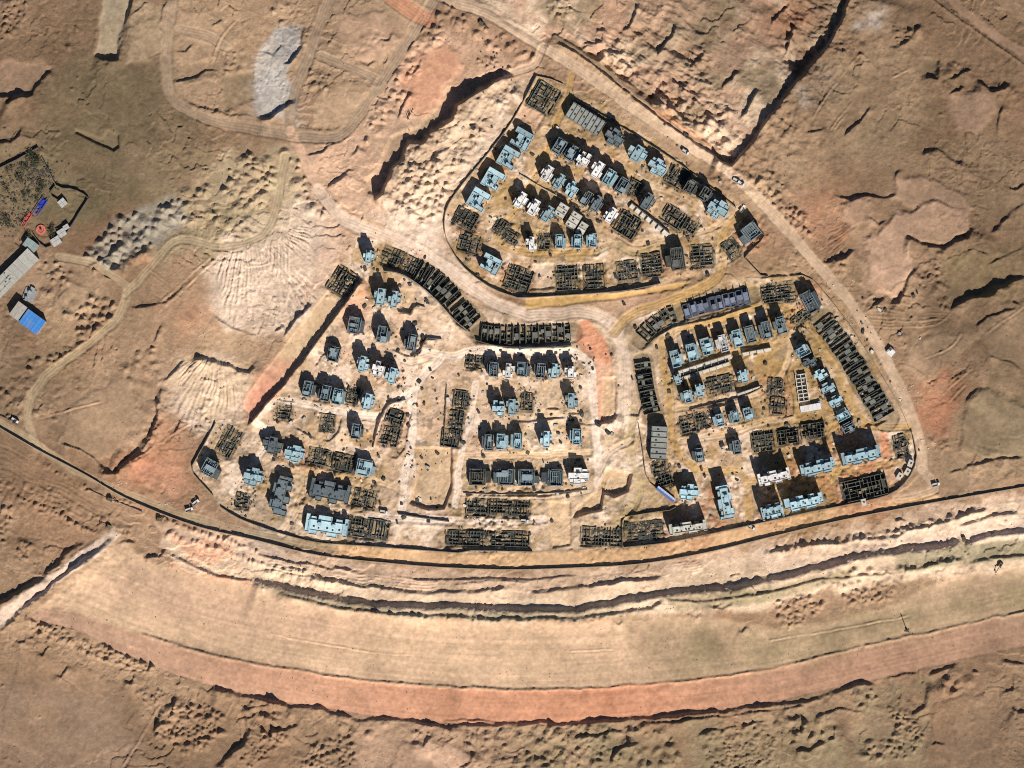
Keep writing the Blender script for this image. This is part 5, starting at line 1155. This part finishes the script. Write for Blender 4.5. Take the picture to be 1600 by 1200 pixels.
# white garden-wall strips: a long white slab cut by cross walls
def garden_strip(label, pts, width, n):
    (ax, ay), (bx, by) = pts
    cx, cy = (ax + bx) / 2, (ay + by) / 2
    a = math.degrees(math.atan2(by - ay, bx - ax))
    root = thing('garden_wall_strip', label, 'wall', cx, cy, z_mid(cx, cy, 4), a, 'white garden wall strips')
    L = math.hypot(bx - ax, by - ay) * S; W_ = width * S
    for i in range(n):
        t_ = (i + .5) / n - .5
        box('slab_panel', root, 'roof', t_ * L, 0, -1.5, L / n - .35, W_ * .8, 2.6 + RNG2.uniform(-.1, .1), jit((.60, .56, .50), .1))
        box('cross_wall', root, 'wall', (i / n - .5) * L, -.05 * W_, -1.5, .34, W_ * 1.1, 4.0, jit((.30, .27, .22), .1))
    box('long_wall', root, 'wall', 0, W_ * .5, -1.5, L, .4, 4.8, (.16, .14, .12))
garden_strip('white slab strip with cross walls under the arc row of the east cluster', [(1056, 585), (1143, 557)], 9, 8)
garden_strip('second pinkish slab strip just below the first white strip', [(1066, 592), (1140, 568)], 6, 7)
garden_strip('short white slab strip right of the arc row strip', [(1160, 554), (1205, 546)], 6, 4)
garden_strip('white slab strip with notches crossing the upper cluster', [(985, 321), (1044, 368)], 8, 7)
garden_strip('thin white strip on the lane above the middle row of the east cluster', [(1152, 617), (1188, 605)], 4, 3)

# blue canopy, white frame yard, pink pad sheds
r_ = thing('site_shed', 'long narrow blue roofed shed by the striped slope', 'shed', 1040, 772, z_mid(1040, 772, 4), 38)
box('wall', r_, 'wall', 0, 0, -1, 16.5, 3.2, 3.6, (.35, .37, .42))
for i in range(6): box('roof_panel', r_, 'steel', (i - 2.5) * 2.85, -.9, 2.62, 2.75, 2.0, .12, (.09, .15, .42)); box('roof_panel', r_, 'steel', (i - 2.5) * 2.85, 1.0, 2.62, 2.75, 1.5, .12, (.42, .48, .6))
r_ = thing('steel_frame_house', 'white frame lattice house on the slanting plot of the east cluster', 'house', 1253, 606, z_mid(1253, 606, 4), 82)
box('floor_slab', r_, 'concrete', 0, 0, -1, 22, 9, 1.2, (.16, .15, .12))
for i in range(8): box('frame_beam', r_, 'roof', (i / 7 - .5) * 21, RNG2.uniform(-1, 1), .25, .7, RNG2.uniform(5, 9), RNG2.uniform(1.5, 3.2), (.62, .6, .56))
for s_ in (-1, 0, 1): box('frame_beam', r_, 'roof', 0, s_ * 4, .253, 21.5, .6, 2.6, (.6, .58, .54))
r_ = thing('site_shed', 'white roofed shed at the foot of the white frame house', 'shed', 1266, 637, z_mid(1266, 637, 4), -10)
box('wall', r_, 'wall', 0, 0, -1, 16, 4.6, 3.6, (.4, .4, .42))
for i in range(5): box('roof_panel', r_, 'steel', (i - 2) * 3.25, 0, 2.62, 3.15, 5, .12, (.66, .65, .66))
box('door_canopy', r_, 'steel', 7.6, 1.4, 2.2, 2.2, 4.5, .12, (.30, .36, .62))
for x, y, a, lab in [(1405, 744, 30, 'left of the two pale sheds at the south-east bend'), (1417, 737, 30, 'right of the two pale sheds at the south-east bend'), (1422, 724, 20, 'small pale hut above the two sheds at the south-east bend'), (1349, 785, -10, 'small grey gate hut on the south-east wall')]:
    r_ = thing('site_hut', lab, 'hut', x, y, z_mid(x, y, 3), a)
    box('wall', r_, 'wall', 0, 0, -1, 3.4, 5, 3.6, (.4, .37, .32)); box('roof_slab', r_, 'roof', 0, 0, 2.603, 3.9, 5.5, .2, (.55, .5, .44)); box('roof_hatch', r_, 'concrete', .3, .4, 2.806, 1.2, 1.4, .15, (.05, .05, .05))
for x, y, a, lab in [(1391, 549, 40, 'small white hut right of the ring road')]:
    r_ = thing('site_hut', lab, 'hut', x, y, z_mid(x, y, 3), a)
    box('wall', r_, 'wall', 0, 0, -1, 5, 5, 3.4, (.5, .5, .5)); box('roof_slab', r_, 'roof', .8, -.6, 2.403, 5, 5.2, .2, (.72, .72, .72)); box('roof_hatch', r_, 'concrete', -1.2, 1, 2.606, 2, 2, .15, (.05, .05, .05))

# ------------------------------------------------------------------ works yard on the left edge
YC = (.11, .10, .085)
wall_run('yard_wall', 'dark slanting wall on the upper edge of the works yard', 'wall', [(-25, 276), (0, 263), (30, 248), (60, 231)], 2.6, .5, YC, 6, False)
wall_run('yard_wall', 'dark wall round the right side of the works yard', 'wall', [(66, 246), (74, 262), (88, 290), (92, 294), (115, 295), (140, 308), (122, 336), (106, 362), (98, 370)], 2.6, .5, YC, 6, False)
wall_run('yard_wall', 'short cranked wall in the middle of the works yard', 'wall', [(86, 291), (76, 303), (91, 313)], 2.4, .5, YC, 5, False)
wall_run('yard_wall', 'short dark wall by the grey workshop of the works yard', 'wall', [(52, 366), (60, 378), (73, 388), (80, 384)], 2.0, .4, YC, 5, False)
def shed(label, name, x, y, w_, l_, h, a, wc, rcs, split=None):
    r_ = thing(name, label, 'building', x, y, z_mid(x, y, 5), a)
    W_, L_ = w_ * S, l_ * S
    box('wall', r_, 'wall', 0, 0, -1.5, W_, L_, h + 1.5, wc)
    n = len(rcs)
    for i, c in enumerate(rcs):
        box('roof_panel', r_, 'steel' if c[2] > .5 else 'roof', ((i + .5) / n - .5) * W_, 0, h + .003 + .002 * (i % 2), W_ / n - .12, L_ + .3, .18, c)
    return r_
BL = (.05, .20, .55)
r_ = shed('bright blue roofed shed at the left edge', 'blue_roof_shed', 52, 503, 34, 25, 6, 36, (.3, .3, .3), [(.055, .21, .56), (.06, .23, .6), (.055, .22, .58), (.05, .2, .54), (.06, .24, .62), (.05, .21, .56)])
box('roof_ridge', r_, 'steel', 0, 0, 6.19, 17.2, .35, .16, (.12, .33, .72))
shed('flat grey annex joined to the blue roofed shed', 'grey_annex', 30, 486, 17, 25, 5.6, 36, (.28, .27, .25), [(.36, .34, .31), (.38, .36, .33)])
r_ = shed('long pale grey workshop hall at the left edge', 'workshop_hall', 18, 432, 100, 24, 5, -45, (.25, .24, .22), [jit((.40, .39, .36), .06) for _ in range(9)])
for i in range(14): box('roof_vent', r_, 'concrete', RNG2.uniform(-23, 2), RNG2.uniform(-5, 5), 5.19, RNG2.uniform(.6, 1.6), .7, .4, (.1, .1, .1))
box('roof_joint', r_, 'concrete', -12, 1.2, 5.19, 26, .3, .1, (.12, .12, .11)); box('roof_joint', r_, 'concrete', -14, -2.6, 5.19, 22, .25, .1, (.14, .14, .13))
shed('teal grey workshop with small annexes beside the yard lane', 'grey_workshop', 49, 383, 22, 14, 4, 36, (.2, .22, .22), [(.25, .31, .31), (.27, .33, .33), (.24, .30, .30)])
for x, y, w_, l_, a, lab in [(88, 377, 15, 12, 32, 'lowest grey container by the yard wall'), (97, 364, 13, 11, 32, 'middle pale container by the yard wall'), (104, 355, 9, 7, 32, 'smallest pale container by the yard wall'),
                             (98, 317, 12, 11, 40, 'pale blue grey cabin in the yard corner'), (15, 427, 5, 9, 38, 'white tank box left of the workshop hall'), (26, 413, 3.5, 8, 38, 'white cooler box left of the workshop hall')]:
    r_ = shed(lab, 'site_container', x, y, w_, l_, 3.0, -a, (.3, .3, .3), [jit((.42, .42, .41) if w_ > 6 else (.75, .75, .75), .05)] * 2)
    box('roof_rib', r_, 'steel', 0, 0, 3.19, w_ * S * .95, .2, .12, (.3, .3, .3))
# crane jibs lying on the ground
def jib(label, x, y, L, a, col, wd=3.2):
    r_ = thing('crane_jib', label, 'crane part', x, y, z_mid(x, y, 4) + .2, a, 'crane sections on the yard')
    for s_ in (-1, 1):
        for zz in (.1, 1.6): box('chord', r_, 'steel', 0, s_ * wd / 2, zz, L, .4, .4, col)
    n = int(L / 2.4)
    for i in range(n):
        box('lattice_bar', r_, 'steel', (i + .5) * L / n - L / 2, 0, 1.2 + .01 * (i % 2), .3, wd, .25, col, .6 if i % 2 else -.6)
    box('deck_plate', r_, 'steel', L * .2, 0, .8, L * .5, wd * .8, .2, col)
jib('dark blue crane section lying in the works yard', 63, 323, 15, -56, (.03, .05, .38), 4.0)
jib('red crane section lying below the blue one', 42, 343, 12, -56, (.48, .10, .08), 2.6)
r_ = thing('crane_platform', 'round red crane platform in the works yard', 'crane part', 64, 359, z_mid(64, 359, 4))
for i in range(10):
    a_ = i / 10 * 6.2832
    box('ring_segment', r_, 'steel', 3.0 * math.cos(a_), 3.0 * math.sin(a_), 0, 1.6, 2.1, .9 + .02 * (i % 2), jit((.55, .15, .11), .1), a_)
box('slewing_plate', r_, 'steel', 0, 0, -.2, 4.2, 4.2, .7, (.45, .12, .09), .4)
box('centre_post', r_, 'steel', 0, 0, .5, 1.2, 1.2, 2.2, (.12, .05, .05))
r_ = thing('crushing_plant', 'grey machine plant with hoppers above the blue shed', 'machine', 46, 461, z_mid(46, 461, 4), 20)
for i in range(9): box('hopper', r_, 'steel', RNG2.uniform(-4, 4), RNG2.uniform(-6, 6), -.5, RNG2.uniform(1, 3), RNG2.uniform(1, 4), RNG2.uniform(1.5, 4), jit((.33, .35, .37), .3), RNG2.uniform(0, 1.5))
box('deck_plate', r_, 'steel', 0, 0, -.5, 9, 10, 1.4, (.25, .27, .29))

# shrubs of the yard: small dark thorn trees
def leaf_mesh(seed, n=140, R=2.2):
    rr = random.Random(seed)
    v, f = [], []
    for i in range(n):
        th, ph = rr.uniform(0, 6.28), math.acos(rr.uniform(-.3, 1))
        q = R * rr.uniform(.35, 1)
        c = (q * math.sin(ph) * math.cos(th), q * math.sin(ph) * math.sin(th), 1.6 + q * math.cos(ph) * .8)
        s_ = rr.uniform(.3, .65)
        b = len(v)
        for _ in range(3): v.append((c[0] + rr.uniform(-s_, s_), c[1] + rr.uniform(-s_, s_), c[2] + rr.uniform(-s_, s_) * .5))
        f.append((b, b + 1, b + 2))
    me = bpy.data.meshes.new('crown'); me.from_pydata(v, [], f); me.materials.append(M_LEAF)
    return me
M_LEAF = built_material('dusty_leaves', .8, .6, 1.3, 1.2)
def trunk_mesh():
    me = bpy.data.meshes.new('trunk'); v, f = [], []
    for k, (z, r) in enumerate(((-.5, .22), (.8, .16), (2.2, .06))):
        for i in range(6): v.append((r * math.cos(i * 1.0472) + .1 * k, r * math.sin(i * 1.0472), z))
    for k in range(2):
        for i in range(6): f.append((k * 6 + i, k * 6 + (i + 1) % 6, k * 6 + 6 + (i + 1) % 6, k * 6 + 6 + i))
    me.from_pydata(v, [], f); me.materials.append(M_WALL)
    return me
CROWNS = [leaf_mesh(k) for k in range(4)]; TRUNK = trunk_mesh()
for k, (x, y, s_) in enumerate([(50, 247, 1.9), (55, 254, 1.9), (48, 240, 1.7), (60, 250, 1.5), (44, 250, 1.3), (36, 262, 1.2), (42, 263, 1.3), (30, 278, 1.3), (34, 282, 1.0), (12, 268, 1.0), (18, 263, .9), (63, 287, 1.3), (66, 293, 1.3), (10, 296, 1.5), (38, 305, 1.0), (45, 302, .9),
                                (8, 343, 1.5), (14, 350, 1.4), (58, 312, 1.0), (80, 365, 1.6), (84, 358, 1.4), (45, 370, 1.3), (24, 314, .8), (62, 302, 1.2), (66, 298, 1.0), (75, 266, .9)]):
    r_ = thing('thorn_tree', 'small dark dusty thorn tree growing inside the walled works yard', 'tree', x, y, z_mid(x, y, 2), k * 37, 'thorn trees of the works yard')
    o = box('crown', r_, None, 0, 0, 0, s_, s_, s_, (.045, .055, .03), 0, CROWNS[k % 4]); o = box('trunk', r_, None, 0, 0, 0, s_, s_, s_, (.12, .09, .06), 0, TRUNK)

# ------------------------------------------------------------------ vehicles and machines
def wheel_mesh():
    me = bpy.data.meshes.new('wheel'); v, f = [], []
    for y in (-.5, .5):
        for i in range(12): v.append((.5 * math.cos(i * .5236), y, .5 * math.sin(i * .5236)))
    f += [tuple(range(12)), tuple(range(23, 11, -1))]
    for i in range(12): f.append((i, i + 12, 12 + (i + 1) % 12, (i + 1) % 12))
    me.from_pydata(v, [], f); me.materials.append(M_WALL)
    return me
WHEEL = wheel_mesh()
CAB = cube_mesh('cab', M_STEEL, .12)
def truck(label, x, y, a, cab=(.7, .7, .7), bed=(.45, .45, .44), L=6.4):
    r_ = thing('truck', label, 'truck', x, y, z_mid(x, y, 2) + .05, a, 'trucks on the site')
    box('chassis', r_, 'steel', 0, 0, .6, L, 1.1, .4, (.06, .06, .06))
    box('cab', r_, None, L / 2 - 1.0, 0, 1.0, 2.0, 2.4, 2.0, cab, 0, CAB)
    box('windscreen', r_, 'steel', L / 2 - .12, 0, 1.75, .2, 2.0, .8, (.03, .04, .05))
    box('cargo_bed', r_, 'steel', -1.1, 0, 1.003, L - 2.4, 2.5, .4, bed)
    for s_ in (-1, 1): box('bed_side', r_, 'steel', -1.1, s_ * 1.2, 1.4, L - 2.4, .12, .9, bed)
    box('tailboard', r_, 'steel', -L / 2 + .16, 0, 1.4, .12, 2.3, .9, bed)
    for xx in (L / 2 - 1.2, -L / 2 + 1.3, -L / 2 + 2.5):
        for s_ in (-1, 1): box('wheel', r_, None, xx, s_ * 1.05, .5, 1.0, .35, 1.0, (.03, .03, .03), 0, WHEEL)
def excavator(label, x, y, a, col=(.10, .085, .05)):
    r_ = thing('excavator', label, 'excavator', x, y, z_mid(x, y, 2) + .05, a, 'excavators on the site')
    for s_ in (-1, 1): box('track', r_, 'steel', 0, s_ * 1.2, 0, 4.4, .7, .9, (.05, .05, .05))
    u = box('house', r_, None, -.3, 0, .95, 3.6, 2.8, 1.5, col, 0, CAB)
    box('cab', r_, None, .7, .8, 1.0, 1.5, 1.1, 2.2, (.1, .1, .1), 0, CAB)
    b = box('boom', r_, 'steel', 3.2, 0, 1.6, 4.6, .5, .5, col); b.rotation_euler = (0, -.35, 0)
    b = box('arm', r_, 'steel', 5.8, 0, 1.4, 2.4, .4, .4, col); b.rotation_euler = (0, .7, 0)
    box('bucket', r_, None, 6.8, 0, .1, 1.1, 1.3, 1.0, (.12, .11, .1), 0, CAB)
for a in [('white truck parked uppermost at the north-east road bend', 1150, 283, 28), ('white truck parked just below another at the north-east bend', 1157, 288, 28), ('white truck near the gate of the corner plot', 1160, 326, -60),
          ('white truck on the pink ground by the western corner', 306, 785, -40), ('grey truck left of the white one near the western corner', 296, 796, -20), ('truck on the road beside the upper cluster wall', 1071, 238, 32),
          ('truck parked on the south lane of the west cluster', 600, 800, 10), ('truck parked on the far left track', 24, 657, 30), ('truck by the ring road junction in the south-east', 1462, 757, -15),
          ('truck on the south lane of the centre cluster', 820, 814, 5), ('white truck at the gate of the strip in the south-east', 1174, 824, 30)]:
    truck(*a)
for a in [('excavator on the berm in the far right south', 1506, 842, 70), ('excavator on the pale berm at the right edge', 1562, 882, 120), ('excavator among the debris on the north road', 752, 36, 40), ('excavator by the pipes south of the left wall', 172, 780, 20),
          ('excavator at the wall south of the west gate', 249, 811, 10), ('excavator at the track junction on the far left', 25, 660, 200), ('excavator near the end of the channel', 170, 822, 200)]:
    excavator(*a)
# drill mast on the graded platform
r_ = thing('drill_rig', 'thin dark drill rig with a mast on the graded platform', 'machine', 1417, 985, z_mid(1417, 985, 2), 70)
box('carriage', r_, None, 0, 0, 0, 2.2, 1.8, 1.6, (.05, .05, .05), 0, CAB); box('mast', r_, 'steel', .3, 0, 1.5, .6, .6, 9, (.08, .08, .08)); box('outrigger', r_, 'steel', 0, 0, .1, 1, 4, .25, (.06, .06, .06)); box('mast_head', r_, 'steel', .3, 0, 10.4, 1, .9, .7, (.05, .05, .05))
# pipes
def pipe(label, x, y, L, a, d=.7, col=(.06, .06, .06)):
    r_ = thing('pipe_line', label, 'pipe', x, y, z_mid(x, y, 2) + .4, a, 'pipes laid out')
    n = max(2, int(L / 6))
    for i in range(n):
        o = box('pipe_length', r_, None, ((i + .5) / n - .5) * L, 0, .25, d, L / n * .97, d, col, math.pi / 2, WHEEL)
pipe('dark pipe laid left of the excavator south of the left wall', 153, 771, 14, 24); pipe('dark pipe laid right of the excavator south of the left wall', 200, 790, 24, 22)
pipe('dark pipe beside the road at the far left', 10, 653, 16, 22)

# ------------------------------------------------------------------ building materials lying about
def stack_mesh(seed):
    rr = random.Random(seed)
    v, f = [], []
    for k in range(3):
        cx, cy, z = rr.uniform(-.4, .4), rr.uniform(-.4, .4), 0
        sx, sy, h = rr.uniform(.5, 1.0), rr.uniform(.4, .9), rr.uniform(.5, 1.4)
        b = len(v)
        for zz in (-.4, h):
            for u, w_ in ((-1, -1), (1, -1), (1, 1), (-1, 1)): v.append((cx + u * sx, cy + w_ * sy, zz + .004 * k))
        f += [tuple(b + i for i in q) for q in ((0, 3, 2, 1), (4, 5, 6, 7), (0, 1, 5, 4), (1, 2, 6, 5), (2, 3, 7, 6), (3, 0, 4, 7))]
    me = bpy.data.meshes.new('block_stack'); me.from_pydata(v, [], f); me.materials.append(M_CONC)
    return me
PLACES = [(e[0], e[1], f'{ORD[k]} house from {row[1]}, {row[0]}') for row in ROWS for k, e in enumerate(row[5])]
STACKS = [stack_mesh(k) for k in range(5)]
AREAS = [((560, 400), (680, 640), 40, 'in the upper west cluster'), ((420, 620), (690, 830), 60, 'in the lower west cluster'), ((700, 540), (930, 850), 64, 'in the centre cluster'), ((1040, 500), (1290, 800), 50, 'in the east cluster'),
         ((720, 180), (1130, 440), 50, 'in the upper cluster'), ((935, 470), (1030, 700), 12, 'around the central road fork'), ((1290, 450), (1440, 720), 28, 'along the ring road')]
OCC = [(x, y, max(w_, l_) * .5) for x, y, w_, l_, a in FOUNDS]
for row in ROWS:
    for e in row[5]: OCC.append((e[0], e[1], 16))
for (a, b, n, where) in AREAS:
    k = 0
    while k < n:
        x, y = RNG2.uniform(a[0], b[0]), RNG2.uniform(a[1], b[1])
        if any(abs(x - q[0]) < q[2] + 1 and abs(y - q[1]) < q[2] + 1 for q in OCC): k += .3; continue
        dark = RNG2.random() < .7
        o = box('block_stack', None, None, WX(x), WY(y), ground_z(x, y), *(lambda s: (s, s, s))(RNG2.uniform(.7, 1.6)), jit((.07, .065, .06) if dark else (.55, .52, .48), .4), RNG2.uniform(0, 3), STACKS[int(RNG2.random() * 5)])
        tint = 'dark' if dark else 'pale'
        near = min(PLACES, key=lambda q: (q[0] - x) ** 2 + (q[1] - y) ** 2)
        o['label'] = f'small {tint} block stack nearest the {near[2]}'
        o['category'] = 'block stack'; o['group'] = f'{tint} block stacks near the {near[2]}'
        k += 1

# rubble and scrap: nobody could count it
def rubble(name, label, spots, col_lo, col_hi, n, smin, smax):
    v, f = [], []
    rr = random.Random(len(spots) * 31 + n)
    for i in range(n):
        x, y, r = spots[i % len(spots)]
        x += rr.gauss(0, r); y += rr.gauss(0, r)
        s_ = rr.uniform(smin, smax); z = ground_z(x, y)
        b = len(v); an = rr.uniform(0, 3); e = rr.uniform(.4, 1)
        for zz in (-.2, s_ * rr.uniform(.4, .9)):
            for u, w_ in ((-1, -1), (1, -1), (1, 1), (-1, 1)):
                p, q = u * s_, w_ * s_ * e
                v.append((WX(x) + p * math.cos(an) - q * math.sin(an), WY(y) + p * math.sin(an) + q * math.cos(an), z + zz + rr.uniform(0, .2)))
        f += [tuple(b + i_ for i_ in q) for q in ((0, 3, 2, 1), (4, 5, 6, 7), (0, 1, 5, 4), (1, 2, 6, 5), (2, 3, 7, 6), (3, 0, 4, 7))]
    me = bpy.data.meshes.new(name); me.from_pydata(v, [], f); me.materials.append(M_CONC)
    o = bpy.data.objects.new(name, me); o.color = (*col_lo, 1); o['kind'] = 'stuff'; o['label'] = label; o['category'] = 'rubble'
    C.objects.link(o)
rubble('dark_rubble', 'dark scraps of building rubble scattered between the houses', [(x, y, 9) for x, y, *_ in OCC] + [(20, 300, 22), (45, 285, 18), (70, 275, 12), (30, 340, 14), (40, 262, 14), (20, 300, 22), (45, 285, 18), (70, 275, 12), (45, 262, 14), (12, 345, 12)] * 2 + [(640, 590, 30), (650, 720, 14), (900, 560, 20), (770, 100, 20), (1350, 520, 20)], (.075, .072, .065), None, 7000, .2, .8)
rubble('pale_rubble', 'pale scraps of plaster and block scattered between the houses', [(x, y, 10) for x, y, *_ in OCC[::2]] + [(1015, 205, 22), (950, 165, 10), (985, 180, 14), (1320, 500, 10), (1330, 450, 10), (600, 600, 30), (645, 735, 8), (1420, 620, 8), (1450, 700, 8), (520, 860, 20), (1240, 760, 20), (195, 753, 8), (265, 785, 8)], (.6, .58, .55), None, 1900, .15, .5)
rubble('desert_stones', 'small stones strewn over the sandy desert', [(x * 130 + 60, y * 120 + 60, 60) for x in range(12) for y in range(10)], (.22, .17, .12), None, 1600, .12, .4)
